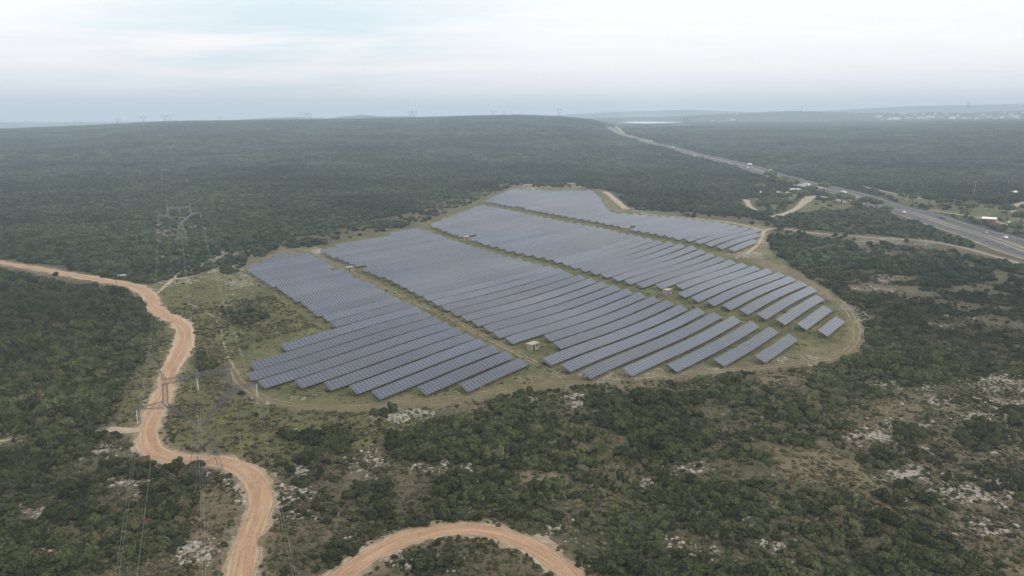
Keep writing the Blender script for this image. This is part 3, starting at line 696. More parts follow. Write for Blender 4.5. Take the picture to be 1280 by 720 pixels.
def rubble():
    X_, Y_ = grid(60, 700, .75); n1 = uni(fbm(X_/3.2, Y_/3.2, 61, 3)); pre = n1 < .5; X_, Y_, n1 = X_[pre], Y_[pre], n1[pre]
    Z_ = H(X_, Y_); a_, b_ = project(X_, Y_, Z_); k_ = np.zeros_like(X_)
    wx = (fbm(X_/8, Y_/8, 63)-.5)*3500/np.hypot(X_, Y_); a_ = a_+wx*1.6; b_ = b_+wx*.5
    for cx, cy, a, bb, v in ROCK:
        if a: k_ = np.maximum(k_, v*np.clip(1.7-np.sqrt(((a_-cx)/a)**2+((b_-cy)/bb)**2), 0, 1))
    k_ = np.maximum(k_, np.where(inpoly(a_, b_, [(1040,500),(1290,455),(1290,700),(1150,630),(1010,550)]), .22, .025))
    k_ = np.where(inpoly(a_, b_, FIELD), k_*.4, k_)
    q = (n1 < .5*k_) & (rng.uniform(0, 1, len(X_)) < .8) & (Y_ > 0)
    X_, Y_, Z_ = X_[q], Y_[q], Z_[q]
    for pts, w in ((MAIN, 3.2), (LOW, 2.6), (NEP, 2)):
        dd = polydist(X_, Y_, pts[::2]+[pts[-1]]); q = dd > w; X_, Y_, Z_ = X_[q], Y_[q], Z_[q]
    N_ = len(X_); r_ = .12+.42*rng.uniform(0, 1, N_)**2; print('stones', N_)
    scatter('limestone_rubble', np.stack([X_, Y_, Z_], 1), np.stack([r_*1.3, r_, r_*rng.uniform(.6, 1.2, N_)], 1), np.stack([rng.normal(0, .2, N_), rng.normal(0, .2, N_), rng.uniform(0, 6.28, N_)], 1), rng.integers(0, 3, N_), src_collection('stone_sources', rocks_src), 'pale limestone rubble strewn in drifts over the slopes', 'rubble', M_rock)
rubble()
def wood(name, r0, r1, s, label, radr, coll, nv, m_, clump=18., flat=1.):
    x, y, z, sz, d, n = place(r0, r1, s, clump); N_ = len(x)
    rad = rng.uniform(*radr, N_)*sz; hg = rad*rng.uniform(.8, 1.25, N_)*flat
    scatter(name, np.stack([x, y, z-.15], 1), np.stack([rad, rad*rng.uniform(.8, 1.1, N_), hg], 1), np.stack([rng.normal(0, .06, N_), rng.normal(0, .06, N_), rng.uniform(0, 6.28, N_)], 1), rng.integers(0, nv, N_), coll, label, 'forest', m_)
    print(name, N_)
wc = src_collection('wood_sources', woods); cc = src_collection('clump_sources', clumps)
wood('evergreen_woodland', 420, 1150, 3.3, 'dense evergreen oak woodland of small rounded crowns around the solar field', (1.7, 3.0), wc, 4, M_forest)
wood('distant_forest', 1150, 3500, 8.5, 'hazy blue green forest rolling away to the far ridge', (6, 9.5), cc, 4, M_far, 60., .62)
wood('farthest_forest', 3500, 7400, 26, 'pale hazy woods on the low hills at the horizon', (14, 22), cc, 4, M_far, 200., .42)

# ------------------------------------------------------------------ limestone outcrops
def outcrop(seed, a, b_):
    r = np.random.default_rng(seed); V = []; F = []
    k0 = 0; V += [(a*.95*f*math.cos(t_*.3142), b_*.95*f*math.sin(t_*.3142), zb) for zb in (-.05, -.30) for f in (.5, 1.0) for t_ in range(20)]
    for zb in (0, 40):
        F.append([zb+q for q in (range(20) if zb == 0 else reversed(range(20)))])
        for q in range(20): F.append([zb+q, zb+20+q, zb+20+(q+1) % 20, zb+(q+1) % 20])
    for q in range(20): F.append([20+q, 60+q, 60+(q+1) % 20, 20+(q+1) % 20])
    n = int(8+a*b_*1.7); n = min(n, 80)
    for i in range(n):
        t = r.uniform(0, 6.28); q = math.sqrt(r.uniform(0, 1))*(.75 if b_ < 1.3 else 1); cx, cy = a*q*math.cos(t), b_*q*math.sin(t); s_ = (.12+.50*r.uniform(0, 1)**2.2)*(1.25-q*.6)
        bm = bmesh.new(); bmesh.ops.create_icosphere(bm, subdivisions=2, radius=1)
        k0 = len(V); rz = r.uniform(0, 6.28); sx, sy, sz_ = s_*r.uniform(.7, 1.5), s_*r.uniform(.5, 1), s_*r.uniform(.18, .42)
        off = r.uniform(0, 100, 3)
        for v in bm.verts:
            c = v.co; d_ = 1+.28*math.sin(c.x*5+off[0])*math.sin(c.y*6+off[1])+.15*math.sin(c.z*9+off[2]); c = c*d_
            X_, Y_ = c.x*sx, c.y*sy; zz = max(-.6, min(.62, c.z))*sz_
            V.append((cx+X_*math.cos(rz)-Y_*math.sin(rz), cy+X_*math.sin(rz)+Y_*math.cos(rz), zz))
        for f_ in bm.faces: F.append([k0+v.index for v in f_.verts])
        bm.free()
    return V, F
rk = {}
OUT = []
for cx, cy, a, b_, v in ROCK:
    if a == 0 or cy < 330 or v < .5: continue
    nn = 1 if a < 12 else (2 if a < 24 else (3 if a < 40 else 5))
    for q in range(nn):
        t = random.uniform(0, 6.28); s_ = random.uniform(.2, .85) if nn > 1 else 0
        OUT.append((cx+a*s_*math.cos(t), cy+b_*s_*math.sin(t), v))
OUT = [o for o in OUT if not inpoly(np.array([o[0]]), np.array([o[1]]), [(300,330),(395,315),(600,255),(950,285),(1040,400),(990,445),(700,465),(450,500),(305,470),(405,408)])[0]]
OREG = [('on the stony slope at far right', [(1040,330),(1290,330),(1290,730),(1040,600)]), ('by the foot of the near pylon', [(200,560),(330,560),(330,730),(200,730)]), ('left of the dirt track', [(-10,300),(200,300),(200,730),(-10,730)]),
        ('between the forest and the left solar block', [(190,300),(420,300),(420,520),(190,520)]), ('on the grass below the left solar block', [(400,480),(640,480),(640,560),(400,560)]), ('below the right solar block', [(640,440),(1060,440),(1060,530),(640,530)]), ('between the two dirt tracks', [(320,520),(560,560),(560,660),(320,730)]), ('in the scrub at the bottom', [(0,0),(1290,0),(1290,730),(0,730)])]
og = {}
for px_, py_, v in OUT:
    X_, Y_ = at(px_, py_)
    if min(float(polydist(np.array([X_]), np.array([Y_]), t_)[0]) for t_ in (MAIN, LOW, PER1)) < 5: continue
    for rn, poly in OREG:
        if inpoly(np.array([px_]), np.array([py_]), poly)[0]: break
    og.setdefault(rn, []).append((px_, X_, Y_, v))
for rn, L_ in og.items():
    L_.sort()
    for kx, (p_, X_, Y_, v) in enumerate(L_):
        a = random.uniform(2.2, 5.2)*(1.2 if v > .9 else 1); b_ = max(1.5, a*random.uniform(.35, .8))
        Vv, Ff = outcrop(int(p_*31+kx), a, b_); rz = random.uniform(-.5, .9)
        Vw = []
        for vx, vy, vz in Vv:
            gx, gy = vx*math.cos(rz)-vy*math.sin(rz), vx*math.sin(rz)+vy*math.cos(rz); Vw.append((gx, gy, vz))
        zz = H(np.array([X_+q[0] for q in Vw]), np.array([Y_+q[1] for q in Vw])); z0 = h(X_, Y_)
        Vw = [(q[0], q[1], q[2]+zz[i_]-z0) for i_, q in enumerate(Vw)]
        o = meshobj('limestone_outcrop', Vw, Ff, M_rock); o.location = (X_, Y_, z0)
        tag(o, f'{"broad" if a > 2.6 else "small"} pale outcrop {rn}, {ordn(kx+1)} from left', 'rock outcrop', 'pale limestone outcrops')

# ------------------------------------------------------------------ solar field
UA = R(50.5); U = np.array([math.cos(UA), math.sin(UA)]); VV = np.array([math.cos(UA-math.pi/2), math.sin(UA-math.pi/2)])
PITCH, CHORD, TILT, TAB = 8.53, 4.08, R(25), 5.8
BL = {
 'left': [(303,337),(345,319),(388,316),(469,355),(557,399),(613,428),(653,446),(672,457),(626,485),(568,488),(524,491),(464,498),(438,491),(411,486),(382,481),(341,485),(314,483),(307,474),(309,452),(360,432),(415,410)],
 'second': [(395,314),(440,302),(528,285),(560,297),(617,315),(660,326),(695,334),(720,342),(750,350),(772,357),(810,367),(857,381),(900,391),(943,401),(1004,421),(982,445),(936,453),(896,455),(856,459),(804,467),(765,467),(720,471),(702,462),(676,453),(691,430),(648,436),(603,413),(563,392),(522,371),(482,351),(441,333)],
 'third': [(533,282),(602,256),(642,263),(675,270),(710,277),(740,282),(765,287),(785,292),(810,297),(835,302),(870,308),(905,322),(938,331),(973,339),(1007,353),(1024,362),(1030,378),(1059,402),(1040,424),(985,407),(938,395),(892,383),(850,371),(810,362),(772,352),(750,345),(720,337),(695,328),(660,320),(617,310),(560,292)],
 'fourth': [(604,252),(640,236),(690,238),(743,238),(752,248),(758,258),(768,266),(800,268),(850,272),(900,277),(953,287),(944,304),(917,315),(870,304),(835,297),(810,292),(785,287),(765,282),(740,277),(710,272),(675,265),(642,259)],
}
BNAME = {'left': 'the leftmost block', 'second': 'the second block', 'third': 'the third block', 'fourth': 'the farthest block'}
PH = {'left': (668,457), 'second': (1004,423), 'third': (1057,405), 'fourth': (952,290)}
CAB = [(666,437,.35),(834,368,.4),(437,339,.5),(583,300,.6),(784,288,.5),(643,262,.6)]
CABW = [at(q[0], q[1]) for q in CAB]
row_count = 0
for bn, poly in BL.items():
    W = np.array(world([(a, b_) for a, b_ in poly])); 
    ph = np.array(at(*PH[bn])) @ VV
    ph = ph-1.9
    s0, s1 = (W@VV).min()-10, (W@VV).max()+10; t0, t1 = (W@U).min()-20, (W@U).max()+20
    nlo, nhi = math.ceil((s0-ph)/PITCH), math.floor((s1-ph)/PITCH)
    rows = []
    for n_ in range(nhi, nlo-1, -1):
        s = ph+n_*PITCH; ts = np.arange(t0, t1, 1.45)
        bx = U[0]*ts+VV[0]*s; by = U[1]*ts+VV[1]*s; zz = H(bx, by)+1.9
        px, py = project(bx, by, zz); ins = inpoly(px, py, poly)
        for (cx, cy) in CABW: ins &= (np.hypot(bx-cx, by-cy) > 7.5)
        # contiguous runs
        runs = []; st = None
        for i_, v in enumerate(ins):
            if v and st is None: st = i_
            if (not v or i_ == len(ins)-1) and st is not None:
                if ts[i_-1]-ts[st] > 11: runs.append((ts[st], ts[i_-1]))
                st = None
        for a, b_ in runs: rows.append((s, a, b_))
    for ri, (s, a, b_) in enumerate(rows):
        a += 1.45; b_ -= 1.45; L0 = round((b_-a)/1.45)*1.45; t = a+np.append(np.arange(0, L0-1, TAB), L0); nt_ = len(t)-1
        bx = U[0]*t+VV[0]*s; by = U[1]*t+VV[1]*s; zc = H(bx, by)
        kern = np.ones(3)/3; zs = np.convolve(np.pad(zc, 1, mode='edge'), kern, 'valid')
        o0 = np.array([bx[0], by[0], zs[0]])
        root = empty('solar_panel_row', tuple(o0))
        hx = CHORD*math.cos(TILT)/2; hz = CHORD*math.sin(TILT)
        V = []; 
        tj = rng.normal(0, .045, nt_+1)
        for i_ in range(nt_+1):
            lo = np.array([bx[i_]+VV[0]*hx, by[i_]+VV[1]*hx, zs[i_]+1.0]); hi = np.array([bx[i_]-VV[0]*hx, by[i_]-VV[1]*hx, zs[i_]+1.0+hz+tj[i_]])
            nn = np.array([VV[0]*math.sin(TILT), VV[1]*math.sin(TILT), math.cos(TILT)])*.07
            for q in (lo, hi, hi-nn, lo-nn): V.append(tuple(q-o0))
        F = []; uv = []
        for i_ in range(nt_):
            c_ = i_*4; e = c_+4; u0, u1 = t[i_]-t[0], t[i_+1]-t[0]
            F.append([c_, e, e+1, c_+1]); uv += [(u0,0),(u1,0),(u1,4),(u0,4)]
            for f_ in ([c_+1, e+1, e+2, c_+2], [c_+2, e+2, e+3, c_+3], [c_+3, e+3, e, c_]): F.append(f_); uv += [(.7, .5)]*4
        F.append([0, 1, 2, 3]); uv += [(.7, .5)]*4; e = nt_*4; F.append([e, e+3, e+2, e+1]); uv += [(.7, .5)]*4
        meshobj('module_table', V, F, M_panel, root, uv, m2=M_dark, mi=[0 if (q % 4 == 0 and q < nt_*4) else 1 for q in range(len(F))])
        fr = MB()
        for i_ in range(nt_+1):
            for f_, zz in ((-.25, None), (.27, None)):
                qx, qy = bx[i_]-VV[0]*hx*2*f_, by[i_]-VV[1]*hx*2*f_; zt = zs[i_]+1.0+hz*(.5+f_)-.1
                fr.beam((qx-o0[0], qy-o0[1], h(qx, qy)-.2-o0[2]), (qx-o0[0], qy-o0[1], zt-o0[2]), .07, 4)
            if i_ < nt_:
                for f_ in (-.25, .27):
                    p = [];
                    for j_ in (i_, i_+1):
                        p.append((bx[j_]-VV[0]*hx*2*f_-o0[0], by[j_]-VV[1]*hx*2*f_-o0[1], zs[j_]+1.0+hz*(.5+f_)-.14-o0[2]))
                    fr.beam(p[0], p[1], .05, 4)
        fr.build('support_frame', M_dark, root)
        L_ = b_-a; lw = 'very short' if L_ < 25 else 'short' if L_ < 50 else 'long' if L_ < 110 else 'very long'
        tag(root, f'{lw} blue-grey solar panel row, {ordn(ri+1)} from near end of {BNAME[bn]}', 'solar panels', 'rows of solar panels in the field')
        row_count += 1
print('rows', row_count)

# ------------------------------------------------------------------ cabins
def cabin(px, py, label, w=4.0, d_=2.4, hh=2.2, rz=None, mw=None, name='transformer_cabin', roofm=None, cat='cabin', group=None):
    X_, Y_ = at(px, py); root = empty(name, (X_, Y_, h(X_, Y_)), UA if rz is None else rz)
    MB().box((0,0,hh/2), (w,d_,hh+.2)).build('wall', mw or M_concrete, root)
    MB().box((0,0,hh+.2), (w+.4,d_+.4,.2)).build('roof', roofm or M_roofpale, root)
    MB().box((-w*.25,-d_/2-.03,1.05), (1.0,.06,2.1)).build('door', M_dark, root)
    MB().box((w*.22,-d_/2-.03,1.6), (1.1,.06,.7)).build('vent', M_dark, root)
    tag(root, label, cat, group); return root
G_ = 'concrete cabins of the solar field'
cabin(666,437,'beige concrete cabin beside the near end of the first aisle, nearest of the cabins', group=G_)
cabin(834,368,'beige concrete cabin at the crossing between second and third panel blocks', group=G_)
cabin(437,339,'beige concrete cabin beside the first aisle, in a notch of the second block', group=G_)
cabin(583,300,'small pale cabin in the second aisle at the upper left', group=G_)
cabin(784,288,'pale cabin in the middle of the third aisle', group=G_)
cabin(660,234,'beige service building just beyond the far edge of the panels', 9, 5, 3.0, .1, name='service_building', cat='building')
cabin(714,232,'low pale shed beyond the far edge of the solar field, right of the beige building', 9, 5, 2.4, .1, M_concrete, 'shed', M_roofpale, 'shed')
# ------------------------------------------------------------------ white site trailer by the track, with its post
X_, Y_ = at(149,350); t = empty('site_trailer', (X_, Y_+3, h(X_, Y_+3)), .1); t.scale = (.7,.7,.7)
mb = MB(); mb.prism([(-2.8,.9),(2.8,.9),(2.8,2.7),(2.5,3.0),(-2.5,3.0),(-2.8,2.7)], -1.1, 1.1); mb.build('body', M_trailer, t)
MB().box((.6,-1.12,2.0), (1.6,.05,.7)).build('window', M_glass, t)
MB().beam((2.8,0,.8), (4.3,0,.6), .08).build('drawbar', M_dark, t)
for sx in (-.6, .6):
    for sy in (-1, 1): MB().wheel((sx, sy*.95, .42), .42, .22).build('wheel', M_rubber, t)
tag(t, 'small cream trailer parked on the verge of the dirt track at left', 'trailer')
X_, Y_ = at(143,356); t = empty('sign_post', (X_, Y_+2, h(X_, Y_+2)))
MB().beam((0,0,-.2), (0,0,4.6), .12, 8).build('post', M_dark, t); MB().box((0,-.12,4.2), (1.2,.08,1.0)).build('board', M_dark, t)
tag(t, 'thin dark signpost beside the cream trailer on the dirt track', 'signpost')

# ------------------------------------------------------------------ pylons
def lattice(mb, A, B, n, r):                 # square-section lattice between two quads of corners
    A = [Vector(q) for q in A]; B = [Vector(q) for q in B]
    for i in range(4): mb.beam(A[i], B[i], r)
    # panels
    for k_ in range(n):
        t0, t1 = k_/n, (k_+1)/n
        for i in range(4):
            j = (i+1) % 4
            a0, b0 = A[i].lerp(B[i], t0), A[j].lerp(B[j], t0); a1, b1 = A[i].lerp(B[i], t1), A[j].lerp(B[j], t1)
            mb.beam(a0, b1, r*.6); mb.beam(b0, a1, r*.6); mb.beam(a1, b1, r*.55)
def sq(cx, cz, w, d_): return [(cx-w, -d_, cz), (cx+w, -d_, cz), (cx+w, d_, cz), (cx-w, d_, cz)]
def make_pylon(r=.05):
    root = empty('electricity_pylon', (0,0,0))
    leg = MB(); lattice(leg, sq(0,-.3,3.5,3.3), sq(0,12.5,1.0,1.0), 4, r)
    leg.build('lattice_tower', M_steel, root)
    v = MB()
    for s_ in (-1, 1):
        A = [(s_*.2-.35,-.9,12.5),(s_*.2+.8*s_,-.9,12.5),(s_*.2+.8*s_,.9,12.5),(s_*.2-.35,.9,12.5)]
        lattice(v, A, [(s_*7.1-.5,-.55,18.0),(s_*7.1+.5,-.55,18.0),(s_*7.1+.5,.55,18.0),(s_*7.1-.5,.55,18.0)], 5, r*.85)
        lattice(v, sq(s_*7.1,18.0,.5,.55), sq(s_*6.8,22.3,.45,.5), 3, r*.8)
    v.build('fork_frame', M_steel, root)
    b_ = MB()
    def hor(x0, x1, z0, z1, w0, w1, d0, d1, n):
        lattice(b_, [(x0,-d0,z0-w0),(x0,d0,z0-w0),(x0,d0,z0+w0),(x0,-d0,z0+w0)], [(x1,-d1,z1-w1),(x1,d1,z1-w1),(x1,d1,z1+w1),(x1,-d1,z1+w1)], n, r*.75)
    hor(-7.3, 7.3, 22.6, 22.6, .45, .45, .5, .5, 8)
    b_.build('top_beam', M_steel, root)
    for s_ in (-1, 1):
        b_ = MB(); hor(s_*7.5, s_*13.2, 18.0, 18.4, .7, .08, .55, .06, 4); b_.build('crossarm', M_steel, root)
        p = MB(); lattice(p, sq(s_*6.8,23.0,.4,.4), sq(s_*7.3,25.0,.05,.05), 2, r*.6); p.build('earth_wire_peak', M_steel, root)
    for xx, zz in ((-13.0,18.1), (0,22.1), (13.0,18.1)):
        i_ = MB()
        for q in range(9): i_.beam((xx,0,zz-.2-q*.28), (xx,0,zz-.36-q*.28), .11, 8)
        i_.beam((xx,0,zz), (xx,0,zz-2.8), .05, 6); i_.build('insulator', M_insul, root)
    return root
PY0 = (-69.0, 151.5); PYR = R(37.5)
py = make_pylon(); py.location = (*PY0, h(*PY0)); py.rotation_euler = (0,0,PYR); py.scale = (.97,.97,1.1); reg(py)
tag(py, 'big grey lattice pylon with forked head beside the dirt track bend at lower left', 'pylon', 'electricity pylons')
PYL = [(228,303,1.0,37,'grey lattice pylon in the stony clearing of the left forest'), (214,193,1.1,30,'pale lattice pylon in the left forest, halfway to the ridge')]
pylons = [py]
far_py = make_pylon(.12); reg(far_py); mid_py = make_pylon(.085); reg(mid_py)
for ch in mid_py.children:
    if 'insulator' not in ch.name: ch.data.materials[0] = M_lightsteel
first_used = {'far': False, 'mid': 0}
for a, b_, s_, rz, lb in PYL:
    o = mid_py if a == 228 else copy_tree(mid_py); X_, Y_ = at(a, b_); o.location = (X_, Y_, h(X_, Y_)); o.scale = (s_,)*3; o.rotation_euler = (0,0,R(rz)); tag(o, lb, 'pylon', 'electricity pylons'); pylons.append(o)
SKYP = [(18,163.5,12,4400,'leftmost of the skyline pylons, very faint'),(62,161,9,4000,'second skyline pylon from the left, faint'),(80,160.5,9,3800,'third skyline pylon from the left, faint'),(98,159.5,9,3600,'fourth skyline pylon from the left, faint'),(148,157.5,9,3300,'pylon on the left ridge, fifth from the left'),(180,156,10,3200,'pylon on the left ridge, sixth from the left'),(206,153.5,10,3100,'left one of the two close pylons on the ridge above the forest clearing'),(213,153.5,10,3100,'right one of the two close pylons on the ridge above the forest clearing'),
 (275,152,8,3300,'pylon on the ridge, first right of the close pair'),(380,150.5,13,3300,'taller pylon on the ridge above the left solar block'),(387,150.5,11,3300,'lower pylon next to the taller one on the ridge'),(513,149,11,3200,'left pylon of the ridge pair above the solar field'),(518,149,11,3200,'right pylon of the ridge pair above the solar field'),(617,146,9,3200,'left pylon of the pair at the ridge top'),(630,146,8,3200,'right pylon of the pair at the ridge top'),(699,147,12,3100,'slender pylon where the ridge falls to the highway'),
 (857,157,14,3000,'pylon behind the right end of the bright lake'),(1002,141,8,5800,'pylon on the round hill right of the lake'),(1208,147,17,5600,'tall faint pylon over the hillside town'),(1262,248,30,0,'pale lattice pylon behind the right edge of the highway')]
for px_, base, hp, D, lb in SKYP:
    o = far_py if px_ == 18 else copy_tree(far_py)
    if D:
        d_ = ray(px_, base); d_ = d_/math.hypot(d_[0], d_[1]); X_, Y_ = d_[0]*D, d_[1]*D
    else: X_, Y_ = at(px_, base); D = math.hypot(X_, Y_)
    s_ = .85*hp/FPX*D/25.0; o.location = (X_, Y_, h(X_, Y_)); o.scale = (s_,)*3; o.rotation_euler = (0,0,R(random.uniform(10,60))); tag(o, lb, 'pylon', 'electricity pylons')
bpy.context.view_layer.update()
# conductors
def tipw(o, x_, z_):
    M_ = Matrix.Translation(o.location) @ o.rotation_euler.to_matrix().to_4x4() @ Matrix.Diagonal((*o.scale, 1)); return M_ @ Vector((x_, 0, z_))
def cable(a, b_, sag, label, r=.035, n=24, twin=True):
    mb = MB(); a = Vector(a); b_ = Vector(b_); dr = Vector(((b_-a).y, -(b_-a).x, 0)).normalized()
    for off in ((-.22, .22) if twin else (0,)):
        pts = []
        for i_ in range(n+1):
            t = i_/n; p = a.lerp(b_, t); p.z -= sag*4*t*(1-t); p += dr*off; pts.append(p-a)
        for q in range(n): mb.beam(pts[q], pts[q+1], r, 5)
    o = mb.build('power_cable', M_wire); o.location = a
    tag(o, label, 'power cable', 'power cables of the pylon line')
nx_ = Vector((.39, -.92, 0))
for (xx, zz), nm in zip(((-13.0,15.3),(0,19.3),(13.0,15.3)), ('left','middle','right')):
    a = tipw(py, xx, zz); e = a+nx_*230; e.z = 6+zz*1.1
    cable(a, e, 7, f'pair of power cables from the near pylon\'s {nm} arm down towards the viewer', .010, 40)
    cable(a, tipw(pylons[1], xx, zz), 8, f'pair of power cables from the near pylon\'s {nm} arm to the forest clearing pylon', .016, 40)
    cable(tipw(pylons[1], xx, zz), tipw(pylons[2], xx, zz), 16, f'pair of power cables from the clearing pylon\'s {nm} arm over the far forest', .016, 40)
for xx, nm in ((-7.3,'left'),(7.3,'right')):
    a = tipw(py, xx, 25); e = a+nx_*230; e.z = 36
    cable(a, e, 5, f'thin single earth wire from the {nm} peak of the near pylon towards the viewer', .010, 40, False)

# slender masts by the highway
X_, Y_ = at(1217,247); t = empty('lamp_mast', (X_, Y_, h(X_, Y_)))
s_ = 17/FPX*math.hypot(X_, Y_)
MB().beam((0,0,-.3), (0,0,s_), .28, 8).build('pole', M_lightsteel, t); mb = MB(); mb.beam((-1.4,0,s_), (1.4,0,s_), .25, 6); mb.build('head', M_lightsteel, t)
tag(t, 'tall slender pale mast standing beyond the highway at right', 'mast')
# a few bare poles with cross arm (local low voltage line)
# ------------------------------------------------------------------ vehicles
def make_car(mcol, name='car'):
    root = empty(name, (0,0,0))
    b_ = MB(); b_.prism([(-2.2,.35),(2.2,.35),(2.25,.75),(1.9,.92),(.95,1.0),(-1.6,1.05),(-2.2,.9)], -.88, .88); b_.prism([(-1.75,1.0),(.95,.98),(.3,1.47),(-1.2,1.5)], -.74, .74); b_.build('body', mcol, root)
    g = MB(); g.prism([(-1.5,1.06),(.68,1.05),(.2,1.40),(-1.1,1.42)], -.76, .76); g.prism([(.40,1.34),(.88,1.04),(.95,1.06),(.45,1.37)], -.68, .68); g.build('window', M_glass, root)
    for sx in (-1.35, 1.35):
        for sy in (-.82, .82): MB().wheel((sx, sy, .33), .33, .22).build('wheel', M_rubber, root)
    return root
def make_truck(mcol):
    root = empty('lorry', (0,0,0))
    MB().prism([(3.2,.7),(6.0,.7),(6.0,2.2),(5.6,3.2),(3.4,3.4),(3.2,3.4)], -1.2, 1.2).build('cab', mcol, root)
    MB().box((-2.0,0,2.5), (9.8,2.5,2.8)).build('trailer_body', M_white, root)
    MB().box((-1.5,0,.85), (10.4,.9,.25)).build('chassis', M_dark, root)
    MB().box((5.86,0,2.45), (.3,2.1,.8)).build('window', M_glass, root)
    for sx in (5.0, 2.4, -4.6, -5.8):
        for sy in (-1.05, 1.05): MB().wheel((sx, sy, .5), .5, .3).build('wheel', M_rubber, root)
    return root
P_red = plain('red_paint', (.45,.05,.04), .35, .05); P_grey = plain('grey_paint', (.25,.26,.28), .35, .05); P_blue = plain('blue_paint', (.035,.05,.10), .35, .05); P_white = plain('white_car_paint', (.75,.75,.75), .35, .04)
protos = {}
def vehicle(kind, X_, Y_, rz, lb, lift, grp):
    key = kind
    if key not in protos:
        c_ = {'white': P_white, 'grey': P_grey, 'red': P_red, 'blue': P_blue}[kind.split()[0]]
        o = make_truck(c_) if 'lorry' in kind else make_car(c_); reg(o); protos[key] = o
    else: o = copy_tree(protos[key])
    o.location = (X_, Y_, h(X_, Y_)+lift); o.rotation_euler = (0,0,rz); tag(o, lb, 'lorry' if 'lorry' in kind else 'car', grp)
hw = np.array(HW); seg = np.hypot(*np.diff(hw, axis=0).T); HL = np.concatenate([[0], np.cumsum(seg)])
def onhw(px_, off):
    q = np.array(at(px_, float(np.interp(px_, [p[0] for p in HWP[::-1]], [p[1] for p in HWP[::-1]]))))
    i_ = int(np.argmin(np.hypot(*(hw-q).T))); i_ = min(i_, len(hw)-2); t = hw[i_+1]-hw[i_]; t = t/np.hypot(*t); n_ = np.array([-t[1], t[0]])
    p = hw[i_]+n_*off; return p[0], p[1], math.atan2(t[1], t[0])
VE = [(1240,'white van',7,'white car on the near lanes at the right edge of the picture'),(1222,'grey',4.9,'dark grey car next to the white one on the highway'),(1204,'grey',-8,'grey car on the far lanes opposite the white car'),(1137,'white',-7.5,'white car on the far lanes above the field corner'),
 (1064,'grey lorry',-10,'lorry on the far lanes near the rest area'),(1035,'white lorry',-10.6,'white lorry at the right end of the queue by the rest area'),(1020,'white lorry',-10.6,'second white lorry from the right in the roadside queue'),(1001,'blue lorry',-10.6,'white trailer lorry with blue cab in the roadside queue'),(985,'white lorry',-10.6,'white lorry in the middle of the roadside queue'),(966,'red lorry',-10,'lorry with red cab at the left of the queue'),(955,'white lorry',9,'white lorry heading away left of the queue'),(927,'white lorry',8,'white lorry on the highway where it narrows'),(922,'red',-7,'small red car on the distant highway'),(940,'white',-7,'white car just left of the lorry queue'),(838,'white lorry',0,'lone white lorry far along the highway'),(812,'white lorry',8,'faint white lorry on the farthest straight'),(905,'grey',8,'tiny grey car on the distant highway'),(880,'white',-8,'tiny white car on the distant highway'),(1160,'blue',9,'small blue car on the near lanes above the dirt path'),(1090,'grey',9,'grey car on the near lanes above the woodland')]
for px_, kd, off, lb in VE:
    kd = kd.replace(' van', ''); X_, Y_, rz = onhw(px_, -off if off < 0 else -off)
    vehicle(kd, X_, Y_, rz, lb, .32+max(0, math.hypot(X_, Y_)-300)*.0005, 'vehicles on the highway')
for px_, py_, kd, rz, lb in [(947,238,'white',.4,'white car parked under the trees left of the rest area'),(951,241,'white',1,'second white car parked left of the rest area trees'),(973,241,'white',.2,'white car parked on the rest area lane'),(985,241.5,'white',.3,'white car parked right of another in the rest area'),(995,240,'white lorry',.1,'white lorry parked inside the rest area'),(1000,235,'white lorry',-.5,'white lorry parked beside the rest area trees'),(1263,279,'white',.3,'white car parked by the red-roofed house'),(1275,287,'blue',.3,'dark blue car parked right of the red-roofed house')]:
    X_, Y_ = at(px_, py_); vehicle(kd, X_, Y_, rz, lb, .15, 'vehicles parked at the rest area')

# ------------------------------------------------------------------ houses
def house(X_, Y_, z_, w, d_, hh, rz, roofm, label, grp, wm=None, name='house'):
    root = empty(name, (X_, Y_, z_), rz)
    wl = MB(); wl.prism([(-w/2,-1),(w/2,-1),(w/2,hh),(-w/2,hh)], -d_/2, d_/2); wl.build('wall', wm or M_white, root)
    rf = MB(); v = [(-w/2-.4,-d_/2-.4,hh),(w/2+.4,-d_/2-.4,hh),(w/2+.4,d_/2+.4,hh),(-w/2-.4,d_/2+.4,hh),(-w/2-.4,0,hh+d_*.25),(w/2+.4,0,hh+d_*.25)]
    meshobj('roof', v, [[0,1,5,4],[2,3,4,5],[0,4,3],[1,2,5],[3,2,1,0]], roofm, root)
    for q in range(max(1, int(w/4))): MB().box((-w/2+2+q*4, -d_/2-.03, hh*.55), (1.2,.06,1.3)).build('window', M_glass, root)
    tag(root, label, 'house', grp)
X_, Y_ = at(1236,278); house(X_, Y_, h(X_, Y_), 9, 5, 3, R(-35), M_white, 'low red-walled house with a white roof beyond the highway', None, M_roofred)
X_, Y_ = at(1267,243); house(X_, Y_, h(X_, Y_), 5, 4, 2.6, .2, M_white, 'small white hut at the foot of the pale pylon', None)
TOWN = [(1098,147),(1103,148),(1112,150),(1120,152),(1128,150),(1135,153),(1142,151),(1150,150),(1154,148),(1158,152),(1163,149),(1168,151),(1175,153),(1182,153),(1190,152),(1197,149),(1205,150),(1213,148),(1220,149),(1228,147),(1236,150),(1244,148),(1252,149),(1255,147),(1262,150),(1268,148),(1272,150),(1277,149),(916,144.8),(922,145.5),(890,154)]
